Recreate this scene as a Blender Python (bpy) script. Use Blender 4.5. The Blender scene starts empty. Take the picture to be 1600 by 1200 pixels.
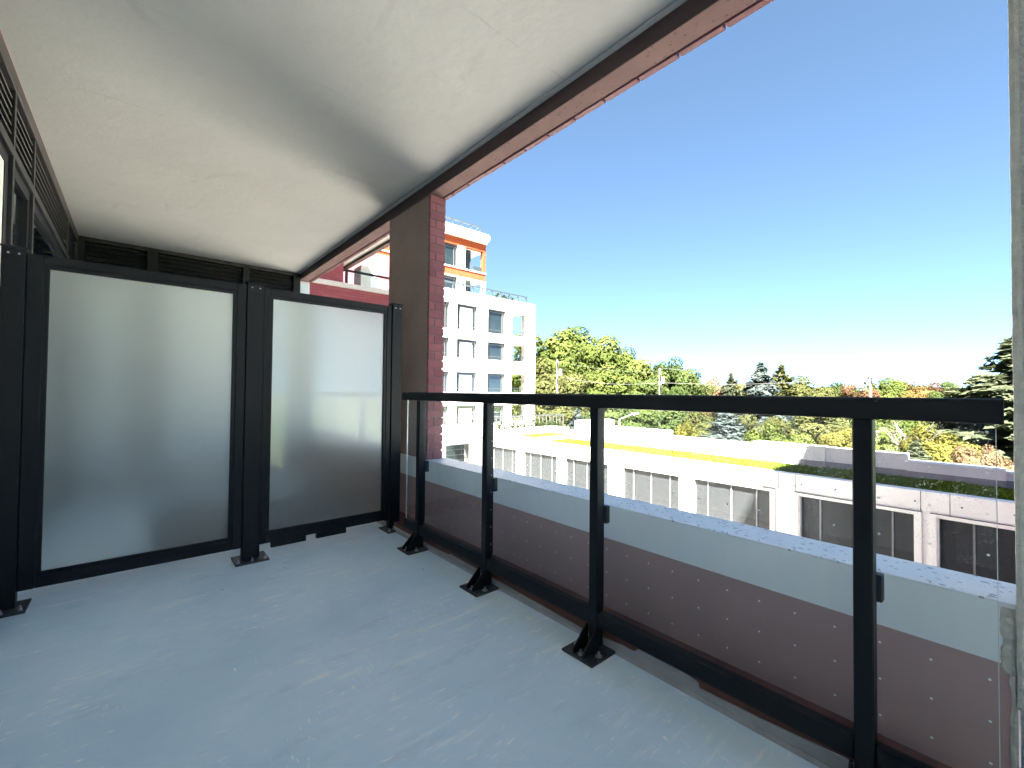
import bpy, bmesh, math, random
import numpy as np
from mathutils import Vector, Matrix, Euler

random.seed(7); RNG = np.random.default_rng(7)
scene = bpy.context.scene
COL = scene.collection

# ------------------------------------------------------------------ camera
YAW, PITCH, ROLL = 0.7125, 0.01969, 0.00956
EYE = Vector((0.0, 0.0, 1.10))
fwd = Vector((math.sin(YAW)*math.cos(PITCH), math.cos(YAW)*math.cos(PITCH), math.sin(PITCH)))
r0 = Vector((math.cos(YAW), -math.sin(YAW), 0)); u0 = r0.cross(fwd)
rgt = math.cos(ROLL)*r0 + math.sin(ROLL)*u0
up = -math.sin(ROLL)*r0 + math.cos(ROLL)*u0
cam = bpy.data.cameras.new('camera')
cam.sensor_fit = 'HORIZONTAL'; cam.sensor_width = 36.0; cam.lens = 36.0*677.9/1600.0
cam.clip_start = 0.05; cam.clip_end = 3000
cam_o = bpy.data.objects.new('camera', cam); COL.objects.link(cam_o)
m = Matrix((rgt, up, -fwd)).transposed().to_4x4(); m.translation = EYE
cam_o.matrix_world = m
scene.camera = cam_o

# ------------------------------------------------------------------ sky, sun, exposure
SUN_TRAVEL = Vector((1.0, 0.60, -1.35)).normalized()
SUN_EL = math.asin(-SUN_TRAVEL.z)
SUN_AZ = math.atan2(-SUN_TRAVEL.x, -SUN_TRAVEL.y)          # clockwise from +Y
world = bpy.data.worlds.new('World'); scene.world = world; world.use_nodes = True
wn = world.node_tree
sky = wn.nodes.new('ShaderNodeTexSky'); sky.sky_type = 'NISHITA'; sky.sun_disc = False
sky.sun_elevation = SUN_EL; sky.sun_rotation = SUN_AZ % (2*math.pi)
sky.altitude = 6000; sky.air_density = 0.24; sky.dust_density = 0.0; sky.ozone_density = 0.9
bgn = wn.nodes['Background']; bgn.inputs['Strength'].default_value = 0.05
gam = wn.nodes.new('ShaderNodeGamma'); gam.inputs['Gamma'].default_value = 0.66      # flatter sky, as the phone recorded it
tin = wn.nodes.new('ShaderNodeMix'); tin.data_type = 'RGBA'; tin.blend_type = 'MULTIPLY'; tin.inputs[0].default_value = 1.0
tin.inputs[7].default_value = (0.71, 0.89, 0.95, 1)
wn.links.new(sky.outputs['Color'], gam.inputs['Color']); wn.links.new(gam.outputs['Color'], tin.inputs[6]); wn.links.new(tin.outputs[2], bgn.inputs['Color'])
sun = bpy.data.lights.new('sun', 'SUN'); sun.energy = 4.3; sun.angle = math.radians(0.5); sun.color = (1.0, 0.95, 0.87)
sun_o = bpy.data.objects.new('sun', sun); COL.objects.link(sun_o)
sun_o.location = (-20, -12, 40); sun_o.rotation_euler = SUN_TRAVEL.to_track_quat('-Z', 'Y').to_euler()
vs = scene.view_settings
vs.view_transform = 'Standard'; vs.look = 'None'; vs.gamma = 1.0; vs.use_curve_mapping = False
vs.exposure = 4.85
scene.cycles.max_bounces = 10; scene.cycles.diffuse_bounces = 6; scene.cycles.glossy_bounces = 4
scene.cycles.transmission_bounces = 8; scene.cycles.transparent_max_bounces = 24
scene.cycles.use_denoising = True
scene.cycles.sample_clamp_indirect = 12

# ------------------------------------------------------------------ materials
class NT:
    def __init__(s, name):
        s.m = bpy.data.materials.new(name); s.m.use_nodes = True
        s.t = s.m.node_tree; s.t.nodes.clear()
        s.out = s.n('ShaderNodeOutputMaterial')
    def n(s, typ, **kw):
        nd = s.t.nodes.new(typ)
        for k, v in kw.items():
            if k.startswith('_'): setattr(nd, k[1:], v)
            else:
                k2 = k.replace('__', ' ')
                nd.inputs[k2].default_value = v
        return nd
    def l(s, a, b): s.t.links.new(a, b)
    def coord(s, kind='Object'): return s.n('ShaderNodeTexCoord').outputs[kind]
    def mapping(s, vec, scale=(1,1,1), rot=(0,0,0), loc=(0,0,0)):
        mp = s.n('ShaderNodeMapping'); mp.inputs['Scale'].default_value = scale
        mp.inputs['Rotation'].default_value = rot; mp.inputs['Location'].default_value = loc
        s.l(vec, mp.inputs['Vector']); return mp.outputs['Vector']
    def noise(s, vec, scale, detail=5, rough=0.6):
        nz = s.n('ShaderNodeTexNoise'); nz.inputs['Scale'].default_value = scale
        nz.inputs['Detail'].default_value = detail; nz.inputs['Roughness'].default_value = rough
        s.l(vec, nz.inputs['Vector']); return nz.outputs['Fac']
    def ramp(s, fac, stops):
        r = s.n('ShaderNodeValToRGB'); e = r.color_ramp.elements
        while len(e) < len(stops): e.new(0.5)
        for el, (p, c) in zip(e, stops):
            el.position = p; el.color = (*c, 1) if len(c) == 3 else c
        s.l(fac, r.inputs['Fac']); return r.outputs['Color']
    def step(s, fac, a, b):
        r = s.n('ShaderNodeMapRange'); r.interpolation_type = 'SMOOTHSTEP'
        r.inputs['From Min'].default_value = a; r.inputs['From Max'].default_value = b
        s.l(fac, r.inputs['Value']); return r.outputs['Result']
    def mix(s, fac, a, b, blend='MIX'):
        x = s.n('ShaderNodeMix'); x.data_type = 'RGBA'; x.blend_type = blend
        for sock, v in ((x.inputs[0], fac), (x.inputs[6], a), (x.inputs[7], b)):
            if hasattr(v, 'is_output'): s.l(v, sock)
            else: sock.default_value = v if isinstance(v, (int, float)) else (*v, 1)
        return x.outputs[2]
    def math(s, op, a, b=0.0):
        x = s.n('ShaderNodeMath'); x.operation = op
        for sock, v in ((x.inputs[0], a), (x.inputs[1], b)):
            if hasattr(v, 'is_output'): s.l(v, sock)
            else: sock.default_value = v
        return x.outputs[0]
    def bump(s, h, strength=0.3, dist=0.01):
        b = s.n('ShaderNodeBump'); b.inputs['Strength'].default_value = strength
        b.inputs['Distance'].default_value = dist; s.l(h, b.inputs['Height']); return b.outputs['Normal']
    def pbr(s, col, rough=0.6, metal=0.0, normal=None, spec=None):
        p = s.n('ShaderNodeBsdfPrincipled')
        for k, v in (('Base Color', col), ('Roughness', rough), ('Metallic', metal)):
            if hasattr(v, 'is_output'): s.l(v, p.inputs[k])
            else: p.inputs[k].default_value = v if isinstance(v, (int, float)) else (*v, 1)
        if spec is not None: p.inputs['Specular IOR Level'].default_value = spec
        if normal is not None: s.l(normal, p.inputs['Normal'])
        s.l(p.outputs[0], s.out.inputs['Surface']); return p

def simple(name, col, rough=0.6, metal=0.0, var=0.12, scale=6.0, bump=0.15, bscale=60.0, spec=None, dist=0.004, coord='Object'):
    t = NT(name); v = t.coord(coord)
    f = t.noise(v, scale, 6, 0.65)
    c = t.ramp(f, [(0.25, tuple(x*(1-var) for x in col)), (0.75, tuple(min(1, x*(1+var)) for x in col))])
    nrm = t.bump(t.noise(v, bscale, 4), bump, dist) if bump else None
    t.pbr(c, rough, metal, nrm, spec); return t.m

M = {}
# grey-blue coated concrete floor with scuffs and wipe marks
t = NT('coated_concrete_floor'); v = t.coord()
big = t.noise(v, 1.3, 6, 0.6)
base = t.ramp(big, [(0.25, (0.50, 0.66, 0.80)), (0.5, (0.62, 0.77, 0.89)), (0.8, (0.75, 0.87, 0.95))])
vw = t.mapping(v, (2.2, 16, 1), (0, 0, 0.12))
warp = t.noise(vw, 1.6, 8, 0.72)
patch = t.step(t.noise(v, 1.6, 3, 0.5), 0.42, 0.62)
scuff = t.math('MULTIPLY', t.step(warp, 0.52, 0.66), patch)
fine = t.math('MULTIPLY', t.step(t.noise(t.mapping(v, (14, 60, 1), (0, 0, 0.35)), 1.0, 4, 0.7), 0.60, 0.68), t.step(t.noise(v, 3.1, 3), 0.42, 0.56))
fine2 = t.math('MULTIPLY', t.step(t.noise(t.mapping(v, (70, 18, 1), (0, 0, -0.5)), 1.0, 3, 0.7), 0.61, 0.67), t.step(t.noise(t.mapping(v, (1, 1, 1), (0, 0, 0), (5, 3, 1)), 2.6, 4), 0.52, 0.64))
fine = t.math('MAXIMUM', fine, fine2)
sm = t.math('MINIMUM', t.math('ADD', t.math('MULTIPLY', scuff, 0.6), t.math('MULTIPLY', fine, 1.0)), 1.0)
c = t.mix(sm, base, (0.93, 0.96, 0.98))
dk = t.step(t.noise(t.mapping(v, (3, 10, 1), (0, 0, 0.2)), 1.3, 7, 0.7), 0.54, 0.72)
c = t.mix(t.math('MULTIPLY', dk, 0.22), c, (0.30, 0.40, 0.48))
vo = t.n('ShaderNodeTexVoronoi'); vo.inputs['Scale'].default_value = 5.0; t.l(v, vo.inputs['Vector'])
spk = t.math('LESS_THAN', vo.outputs['Distance'], 0.028)
c = t.mix(t.math('MULTIPLY', spk, 0.7), c, (0.06, 0.065, 0.07))
sy = t.n('ShaderNodeSeparateXYZ'); t.l(v, sy.inputs[0])
ln = t.math('ABSOLUTE', t.math('SUBTRACT', t.math('ADD', sy.outputs[1], t.math('MULTIPLY', t.noise(v, 5, 4), 0.03)), 1.155))
ln = t.math('MULTIPLY', t.step(t.math('SUBTRACT', 0.012, ln), 0.0, 0.009), t.step(t.noise(t.mapping(v, (6, 1, 1)), 1.5, 5), 0.40, 0.6))
c = t.mix(t.math('MULTIPLY', ln, 0.8), c, (0.85, 0.88, 0.90))
hb = t.math('ADD', t.noise(v, 22, 6, 0.6), t.math('MULTIPLY', t.noise(v, 160, 2), 0.35))
rgh = t.n('ShaderNodeMapRange'); rgh.inputs['To Min'].default_value = 0.38; rgh.inputs['To Max'].default_value = 0.62
t.l(warp, rgh.inputs['Value'])
t.pbr(c, rgh.outputs[0], 0, t.bump(hb, 0.22, 0.004)); M['floor'] = t.m

# painted board-formed concrete soffit
t = NT('painted_soffit_concrete'); v = t.coord()
base = t.ramp(t.noise(v, 1.1, 7, 0.62), [(0.25, (0.49, 0.495, 0.465)), (0.75, (0.57, 0.575, 0.545))])
st = t.step(t.noise(t.mapping(v, (1.2, 3.5, 1), (0, 0, 0.1)), 2.0, 9, 0.75), 0.60, 0.78)
c = t.mix(t.math('MULTIPLY', st, 0.38), base, (0.40, 0.40, 0.38))
pit = t.n('ShaderNodeTexVoronoi'); pit.inputs['Scale'].default_value = 7; t.l(v, pit.inputs['Vector'])
c = t.mix(t.math('MULTIPLY', t.math('LESS_THAN', pit.outputs['Distance'], 0.015), 0.35), c, (0.4, 0.4, 0.38))
sx = t.n('ShaderNodeSeparateXYZ'); t.l(v, sx.inputs[0])
# faint board joints running across the slab
jy = t.math('ADD', sx.outputs[1], t.math('MULTIPLY', t.noise(v, 3.0, 3), 0.06))
jf = t.math('ABSOLUTE', t.math('SUBTRACT', t.math('FRACT', t.math('DIVIDE', jy, 0.92)), 0.5))
jl = t.math('MULTIPLY', t.step(t.math('SUBTRACT', 0.03, jf), 0.018, 0.03), t.step(t.noise(v, 2.3, 4), 0.46, 0.62))
c = t.mix(t.math('MULTIPLY', jl, 0.5), c, (0.40, 0.40, 0.38))
vp = t.n('ShaderNodeTexVoronoi'); vp.feature = 'DISTANCE_TO_EDGE'; vp.inputs['Scale'].default_value = 1.0
t.l(t.mapping(t.mix(0.12, v, t.n('ShaderNodeTexNoise').outputs['Color']), (0.9, 0.55, 1)), vp.inputs['Vector'])
pe = t.math('MULTIPLY', t.step(t.math('SUBTRACT', 0.02, vp.outputs['Distance']), 0.0, 0.016), t.step(t.noise(v, 1.7, 4), 0.5, 0.62))
c = t.mix(t.math('MULTIPLY', pe, 0.3), c, (0.40, 0.40, 0.38))
hb = t.math('SUBTRACT', t.noise(v, 9, 8, 0.7), t.math('MULTIPLY', pe, 0.15))
t.pbr(c, 0.85, 0, t.bump(hb, 0.28, 0.014), 0.2); M['ceiling'] = t.m

def wallpaint(name, a, b, rough=0.75, streak=0.3, sc=2.0, dark=(0.1, 0.08, 0.08)):
    t = NT(name); v = t.coord()
    base = t.ramp(t.noise(v, sc, 7, 0.65), [(0.25, a), (0.75, b)])
    s = t.step(t.noise(t.mapping(v, (9, 9, 1.2)), 1.2, 8, 0.75), 0.58, 0.8)
    c = t.mix(t.math('MULTIPLY', s, streak), base, dark)
    hb = t.math('ADD', t.noise(v, 30, 6, 0.7), t.math('MULTIPLY', t.noise(v, 150, 2), 0.4))
    t.pbr(c, rough, 0, t.bump(hb, 0.3, 0.005), 0.3); return t.m
M['brown_paint'] = wallpaint('brown_parapet_paint', (0.38, 0.262, 0.255), (0.44, 0.31, 0.30), 0.6, 0.25, 2.0, (0.2, 0.14, 0.14))
M['pier_paint'] = wallpaint('brown_pier_render', (0.30, 0.225, 0.195), (0.39, 0.295, 0.26), 0.8, 0.5, 3.0, (0.16, 0.115, 0.10))
M['beam_dark'] = wallpaint('shaded_beam_face', (0.08, 0.056, 0.052), (0.11, 0.078, 0.072), 0.8, 0.2)  # beam side darker than its soffit, with the shade put into the colour
M['band_white'] = wallpaint('white_parapet_band', (0.76, 0.84, 0.88), (0.82, 0.88, 0.91), 0.7, 0.18, 3, (0.38, 0.41, 0.40))
# coping top with water marks
t = NT('white_coping'); v = t.coord()
base = t.ramp(t.noise(v, 6, 6, 0.65), [(0.3, (0.72, 0.78, 0.83)), (0.7, (0.80, 0.85, 0.89))])
vv = t.n('ShaderNodeTexVoronoi'); vv.inputs['Scale'].default_value = 1.0
t.l(t.mapping(v, (48, 34, 1), (0, 0, 0.5)), vv.inputs['Vector'])
sp = t.math('LESS_THAN', t.math('ADD', vv.outputs['Distance'], t.math('MULTIPLY', t.noise(v, 24, 3), 0.55)), 0.50)
c = t.mix(t.math('MULTIPLY', sp, 0.75), base, (0.20, 0.23, 0.27))
t.pbr(c, 0.5, 0, t.bump(t.noise(v, 60, 5), 0.3, 0.004)); M['coping'] = t.m
# pink-brown beam soffit with air holes
t = NT('pink_precast'); v = t.coord()
base = t.ramp(t.noise(v, 3, 7, 0.7), [(0.25, (0.19, 0.115, 0.105)), (0.75, (0.26, 0.165, 0.15))])
vv = t.n('ShaderNodeTexVoronoi'); vv.inputs['Scale'].default_value = 26; t.l(v, vv.inputs['Vector'])
c = t.mix(t.math('MULTIPLY', t.math('LESS_THAN', vv.outputs['Distance'], 0.17), 0.75), base, (0.11, 0.07, 0.065))
t.pbr(c, 0.85, 0, t.bump(t.noise(v, 45, 6, 0.7), 0.4, 0.006), 0.2); M['beam_pink'] = t.m
M['brick_purple'] = simple('painted_purple_brick', (0.26, 0.085, 0.095), 0.62, 0, 0.25, 14, 0.5, 90, dist=0.006, coord='Generated')
M['brick_purple2'] = simple('painted_purple_brick_dark', (0.21, 0.066, 0.078), 0.62, 0, 0.25, 14, 0.5, 90, dist=0.006, coord='Generated')
M['mortar_purple'] = simple('painted_mortar', (0.19, 0.10, 0.105), 0.85, 0, 0.2, 20, 0.5, 120)
M['pier_grey'] = simple('rough_grey_concrete', (0.56, 0.55, 0.52), 0.9, 0, 0.3, 130, 0.8, 140, dist=0.008)
M['mortar'] = simple('pale_mortar', (0.55, 0.55, 0.49), 0.9, 0, 0.2, 30, 0.7, 60, dist=0.01)
M['white_paint'] = simple('white_painted_concrete', (0.74, 0.76, 0.78), 0.7, 0, 0.08, 8, 0.2, 60)
M['black'] = simple('black_powder_coat', (0.006, 0.0063, 0.008), 0.5, 0, 0.15, 30, 0.06, 500, dist=0.001, spec=0.3)
M['louvre'] = simple('black_louvre_metal', (0.012, 0.012, 0.012), 0.5, 0, 0.15, 20, 0.05, 300, dist=0.001)
M['trim'] = simple('charcoal_trim', (0.035, 0.033, 0.031), 0.55, 0, 0.2, 12, 0.1, 100, dist=0.001)
M['void'] = simple('louvre_backing', (0.006, 0.006, 0.006), 0.9, 0, 0.1, 5, 0)
M['steel'] = simple('zinc_bolt', (0.55, 0.55, 0.56), 0.35, 1.0, 0.2, 40, 0.1, 200, dist=0.001)
M['worn_plate'] = simple('worn_black_plate', (0.05, 0.052, 0.055), 0.5, 0.2, 0.9, 60, 0.4, 150, dist=0.002)
M['membrane'] = simple('grey_membrane', (0.33, 0.345, 0.36), 0.6, 0, 0.18, 10, 0.5, 50, dist=0.006)
M['primer'] = simple('red_brown_primer', (0.125, 0.045, 0.032), 0.75, 0, 0.3, 9, 0.4, 60, dist=0.004)
M['dark_sheet'] = simple('added_dark_sheet', (0.035, 0.045, 0.055), 0.85, 0, 0.25, 30, 0.4, 220)
M['rubber'] = simple('black_gasket', (0.008, 0.008, 0.009), 0.6, 0, 0.1, 9, 0)

# frosted (etched) glass: diffuse transmission + blurred refraction + a clear reflecting front
t = NT('frosted_glass'); v = t.coord()
tr = t.n('ShaderNodeBsdfTranslucent'); tr.inputs['Color'].default_value = (0.89, 0.97, 0.955, 1)
rf = t.n('ShaderNodeBsdfRefraction'); rf.inputs['IOR'].default_value = 1.22; rf.inputs['Roughness'].default_value = 0.56
rf.inputs['Color'].default_value = (0.88, 0.97, 0.955, 1)
df = t.n('ShaderNodeBsdfDiffuse'); df.inputs['Color'].default_value = (0.62, 0.66, 0.66, 1)
m1 = t.n('ShaderNodeMixShader'); m1.inputs[0].default_value = 0.8; t.l(tr.outputs[0], m1.inputs[1]); t.l(rf.outputs[0], m1.inputs[2])
m2 = t.n('ShaderNodeMixShader'); m2.inputs[0].default_value = 0.06; t.l(m1.outputs[0], m2.inputs[1]); t.l(df.outputs[0], m2.inputs[2])
gl = t.n('ShaderNodeBsdfGlossy'); gl.inputs['Roughness'].default_value = 0.035
fr = t.n('ShaderNodeFresnel'); fr.inputs['IOR'].default_value = 1.5
m3 = t.n('ShaderNodeMixShader'); t.l(t.math('MULTIPLY', fr.outputs[0], 1.0), m3.inputs[0])
t.l(m2.outputs[0], m3.inputs[1]); t.l(gl.outputs[0], m3.inputs[2]); t.l(m3.outputs[0], t.out.inputs['Surface'])
M['frosted'] = t.m

# clear balustrade glass with faint dust and dried drops
t = NT('clear_glass'); v = t.coord()
tp = t.n('ShaderNodeBsdfTransparent'); tp.inputs['Color'].default_value = (0.955, 0.975, 0.97, 1)
gl = t.n('ShaderNodeBsdfGlossy'); gl.inputs['Roughness'].default_value = 0.0
fr = t.n('ShaderNodeFresnel'); fr.inputs['IOR'].default_value = 1.42
a = t.n('ShaderNodeMixShader'); t.l(fr.outputs[0], a.inputs[0]); t.l(tp.outputs[0], a.inputs[1]); t.l(gl.outputs[0], a.inputs[2])
df = t.n('ShaderNodeBsdfTranslucent'); df.inputs['Color'].default_value = (0.95, 0.97, 1.0, 1)
vo = t.n('ShaderNodeTexVoronoi'); vo.inputs['Scale'].default_value = 190; t.l(v, vo.inputs['Vector'])
drop = t.math('MULTIPLY', t.math('LESS_THAN', vo.outputs['Distance'], 0.30), t.step(t.noise(v, 9, 4), 0.42, 0.62))
dust = t.math('MULTIPLY', t.step(t.noise(t.mapping(v, (1, 3, 1)), 2.2, 6), 0.35, 0.8), 0.035)
sz = t.n('ShaderNodeSeparateXYZ'); t.l(v, sz.inputs[0])
fac = t.math('ADD', t.math('MULTIPLY', t.math('MULTIPLY', drop, t.step(sz.outputs[2], 0.60, 0.72)), 0.2), dust)
b = t.n('ShaderNodeMixShader'); t.l(fac, b.inputs[0]); t.l(a.outputs[0], b.inputs[1]); t.l(df.outputs[0], b.inputs[2])
t.l(b.outputs[0], t.out.inputs['Surface']); M['glass'] = t.m
M['glass_edge'] = simple('glass_edge', (0.62, 0.72, 0.70), 0.2, 0, 0.05, 5, 0)
M['dot'] = simple('white_printed_dot', (0.82, 0.83, 0.84), 0.5, 0, 0.03, 5, 0)

def brickmat(name, c1, c2, mort, bw=0.21, bh=0.067):
    t = NT(name); v = t.coord()
    s = t.n('ShaderNodeSeparateXYZ'); t.l(v, s.inputs[0])
    cb = t.n('ShaderNodeCombineXYZ'); t.l(t.math('ADD', s.outputs[0], s.outputs[1]), cb.inputs[0]); t.l(s.outputs[2], cb.inputs[1])
    br = t.n('ShaderNodeTexBrick'); t.l(cb.outputs[0], br.inputs['Vector'])
    br.inputs['Color1'].default_value = (*c1, 1); br.inputs['Color2'].default_value = (*c2, 1); br.inputs['Mortar'].default_value = (*mort, 1)
    br.inputs['Scale'].default_value = 1.0; br.inputs['Brick Width'].default_value = bw; br.inputs['Row Height'].default_value = bh
    br.inputs['Mortar Size'].default_value = 0.006
    c = t.mix(t.math('MULTIPLY', t.noise(v, 2, 5), 0.5), br.outputs['Color'], tuple(x*0.7 for x in c1))
    bp = t.bump(t.math('SUBTRACT', 1.0, br.outputs['Fac']), 0.5, 0.01)
    t.pbr(c, 0.8, 0, bp, 0.2); return t.m
M['wing_brick'] = brickmat('pink_red_brick', (0.30, 0.075, 0.085), (0.37, 0.11, 0.12), (0.20, 0.07, 0.075))
M['orange_brick'] = brickmat('orange_brick', (0.19, 0.032, 0.008), (0.23, 0.043, 0.011), (0.20, 0.06, 0.03))
M['stone'] = simple('pale_stone', (0.60, 0.57, 0.52), 0.8, 0, 0.1, 5, 0.2, 40)
M['stucco'] = wallpaint('white_stucco', (0.62, 0.61, 0.59), (0.68, 0.67, 0.65), 0.85, 0.10, 0.6, (0.55, 0.54, 0.51))
M['cornice'] = simple('cream_cornice', (0.62, 0.52, 0.42), 0.75, 0, 0.1, 4, 0.1, 30)
M['podium'] = wallpaint('podium_concrete', (0.70, 0.69, 0.66), (0.78, 0.77, 0.74), 0.85, 0.18, 0.8, (0.46, 0.45, 0.43))
M['joint'] = simple('dark_joint', (0.06, 0.06, 0.058), 0.9, 0, 0.1, 9, 0)
M['grey_frame'] = simple('grey_window_frame', (0.035, 0.037, 0.038), 0.5, 0, 0.1, 9, 0)
M['rail_blue'] = simple('dark_roof_rail', (0.008, 0.018, 0.025), 0.7, 0, 0.1, 9, 0)
M['curtain'] = simple('white_blind', (0.78, 0.77, 0.73), 0.9, 0, 0.05, 4, 0.1, 20)
M['room'] = simple('dim_room', (0.12, 0.115, 0.11), 0.9, 0, 0.4, 0.9, 0)

def pane(name, tint, refl=1.38, rough=0.01, wav=0.012):
    t = NT(name); v = t.coord()
    d = t.n('ShaderNodeBsdfDiffuse')
    c = t.ramp(t.noise(v, 0.8, 4), [(0.3, tuple(x*0.5 for x in tint)), (0.7, tint)]); t.l(c, d.inputs['Color'])
    g = t.n('ShaderNodeBsdfGlossy'); g.inputs['Roughness'].default_value = rough; g.inputs['Color'].default_value = (0.92, 0.97, 1, 1)
    nb = t.bump(t.noise(v, 1.2, 2), wav*4, 0.05); t.l(nb, g.inputs['Normal'])
    f = t.n('ShaderNodeFresnel'); f.inputs['IOR'].default_value = refl
    fx = t.math('MINIMUM', t.math('ADD', t.math('MULTIPLY', f.outputs[0], 1.2), 0.06), 1.0)
    x = t.n('ShaderNodeMixShader'); t.l(fx, x.inputs[0]); t.l(d.outputs[0], x.inputs[1]); t.l(g.outputs[0], x.inputs[2])
    t.l(x.outputs[0], t.out.inputs['Surface']); return t.m
M['pane'] = pane('window_glass', (0.012, 0.018, 0.018))
M['pane_dark'] = pane('dark_window_glass', (0.02, 0.022, 0.022))
# podium mesh screens: grey woven metal
t = NT('grey_mesh_panel'); v = t.coord()
c = t.ramp(t.noise(v, 5, 8, 0.75), [(0.3, (0.012, 0.014, 0.016)), (0.7, (0.026, 0.029, 0.031))])
s = t.n('ShaderNodeSeparateXYZ'); t.l(v, s.inputs[0])
wv = t.math('FRACT', t.math('MULTIPLY', s.outputs[2], 9.0)); c = t.mix(t.math('MULTIPLY', t.math('LESS_THAN', wv, 0.3), 0.45), c, (0.008, 0.009, 0.011))
t.pbr(c, 0.55, 0.3); M['mesh_panel'] = t.m
M['asphalt'] = simple('asphalt', (0.09, 0.088, 0.085), 0.9, 0, 0.3, 0.6, 0.3, 20)
M['lane'] = simple('pale_concrete_paving', (0.52, 0.50, 0.46), 0.9, 0, 0.15, 0.6, 0.3, 20)
M['sedum_soil'] = simple('sedum_soil', (0.16, 0.17, 0.06), 0.9, 0, 0.5, 4, 0.8, 20, dist=0.05)
M['grass'] = simple('grass_ground', (0.085, 0.12, 0.03), 0.9, 0, 0.4, 0.3, 0.5, 4, dist=0.1)
M['gravel'] = simple('dark_gravel', (0.11, 0.115, 0.12), 0.9, 0, 0.7, 30, 0.8, 40, dist=0.03)
M['foot_band'] = simple('grey_foot_band', (0.22, 0.225, 0.23), 0.6, 0, 0.2, 3, 0)
M['bark'] = simple('bark', (0.10, 0.08, 0.06), 0.9, 0, 0.4, 6, 0.6, 20, dist=0.02)
M['pale_bark'] = simple('pale_bark', (0.10, 0.088, 0.076), 0.9, 0, 0.3, 6, 0.4, 20, dist=0.02)
M['pole'] = simple('weathered_pole', (0.065, 0.058, 0.05), 0.85, 0, 0.3, 3, 0.4, 20)
M['galv'] = simple('galvanised_steel', (0.16, 0.165, 0.17), 0.5, 0.3, 0.15, 5, 0)
M['wire'] = simple('cable', (0.035, 0.034, 0.033), 0.6, 0, 0.1, 5, 0)
M['lamp_lens'] = simple('lamp_lens', (0.7, 0.7, 0.68), 0.3, 0, 0.05, 5, 0)

def leafmat(name, dark, mid, light, trans=0.35):
    t = NT(name)
    at = t.n('ShaderNodeAttribute'); at.attribute_name = 'tint'
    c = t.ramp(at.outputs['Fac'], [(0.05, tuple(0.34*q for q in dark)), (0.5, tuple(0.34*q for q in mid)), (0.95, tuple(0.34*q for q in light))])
    d = t.n('ShaderNodeBsdfDiffuse'); tl = t.n('ShaderNodeBsdfTranslucent')
    t.l(c, d.inputs['Color']); t.l(t.mix(1.0, c, (0.95, 1.0, 0.75), 'MULTIPLY'), tl.inputs['Color'])
    x = t.n('ShaderNodeMixShader'); x.inputs[0].default_value = trans
    t.l(d.outputs[0], x.inputs[1]); t.l(tl.outputs[0], x.inputs[2]); t.l(x.outputs[0], t.out.inputs['Surface']); return t.m
LEAF = {
 'green':  leafmat('leaf_green', (0.05, 0.08, 0.025), (0.095, 0.135, 0.045), (0.16, 0.20, 0.07)),
 'lime':   leafmat('leaf_lime', (0.08, 0.115, 0.03), (0.145, 0.185, 0.05), (0.22, 0.26, 0.08)),
 'yellow': leafmat('leaf_yellow', (0.12, 0.12, 0.03), (0.21, 0.20, 0.05), (0.30, 0.28, 0.08)),
 'olive':  leafmat('leaf_olive', (0.075, 0.085, 0.03), (0.135, 0.145, 0.055), (0.20, 0.21, 0.085)),
 'orange': leafmat('leaf_orange', (0.11, 0.075, 0.025), (0.21, 0.145, 0.05), (0.31, 0.225, 0.09)),
 'red':    leafmat('leaf_russet', (0.11, 0.06, 0.035), (0.22, 0.125, 0.075), (0.31, 0.20, 0.125)),
 'pink':   leafmat('leaf_pinkish', (0.16, 0.10, 0.05), (0.30, 0.20, 0.12), (0.40, 0.31, 0.18)),
 'spruce': leafmat('needle_green', (0.09, 0.11, 0.065), (0.15, 0.175, 0.105), (0.21, 0.235, 0.145), 0.4),
 'blue':   leafmat('needle_blue', (0.08, 0.105, 0.10), (0.13, 0.165, 0.155), (0.19, 0.23, 0.22), 0.35),
 'sedum':  leafmat('sedum_leaf', (0.16, 0.27, 0.03), (0.30, 0.44, 0.05), (0.45, 0.60, 0.08), 0.2),
}

# ------------------------------------------------------------------ object helpers
def wloc(o):
    p = Vector((0, 0, 0))
    while o is not None: p += o.location; o = o.parent
    return p
def link(name, me, mat, parent=None, loc=(0, 0, 0), kind=None):
    """loc is in world coordinates (no object here is rotated unless noted)"""
    o = bpy.data.objects.new(name, me); COL.objects.link(o)
    if mat is not None and len(me.materials) == 0: me.materials.append(mat)
    if parent is not None:
        o.parent = parent; o.location = Vector(loc) - wloc(parent)
    else: o.location = loc
    if kind: o['kind'] = kind
    return o
def tag(o, label, cat, group=None):
    o['label'] = label; o['category'] = cat
    if group: o['group'] = group
    return o
def thing(name, loc, label, cat, group=None):
    o = bpy.data.objects.new(name, None); COL.objects.link(o); o.location = loc; o.empty_display_size = 0.3
    return tag(o, label, cat, group)
_cache = {}
def boxmesh(dx, dy, dz, mat, bev=0.0):
    key = (round(dx, 4), round(dy, 4), round(dz, 4), mat.name, bev)
    if key in _cache: return _cache[key]
    bm = bmesh.new(); bmesh.ops.create_cube(bm, size=1.0)
    bmesh.ops.scale(bm, vec=(dx, dy, dz), verts=bm.verts)
    if bev: bmesh.ops.bevel(bm, geom=bm.edges[:], offset=bev, segments=1, affect='EDGES', profile=0.5)
    me = bpy.data.meshes.new('box'); bm.to_mesh(me); bm.free(); me.materials.append(mat)
    _cache[key] = me; return me
def box(name, x, y, z, mat, parent=None, bev=0.0, kind=None):
    me = boxmesh(x[1]-x[0], y[1]-y[0], z[1]-z[0], M[mat] if isinstance(mat, str) else mat, bev)
    return link(name, me, None, parent, ((x[0]+x[1])/2, (y[0]+y[1])/2, (z[0]+z[1])/2), kind)
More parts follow.
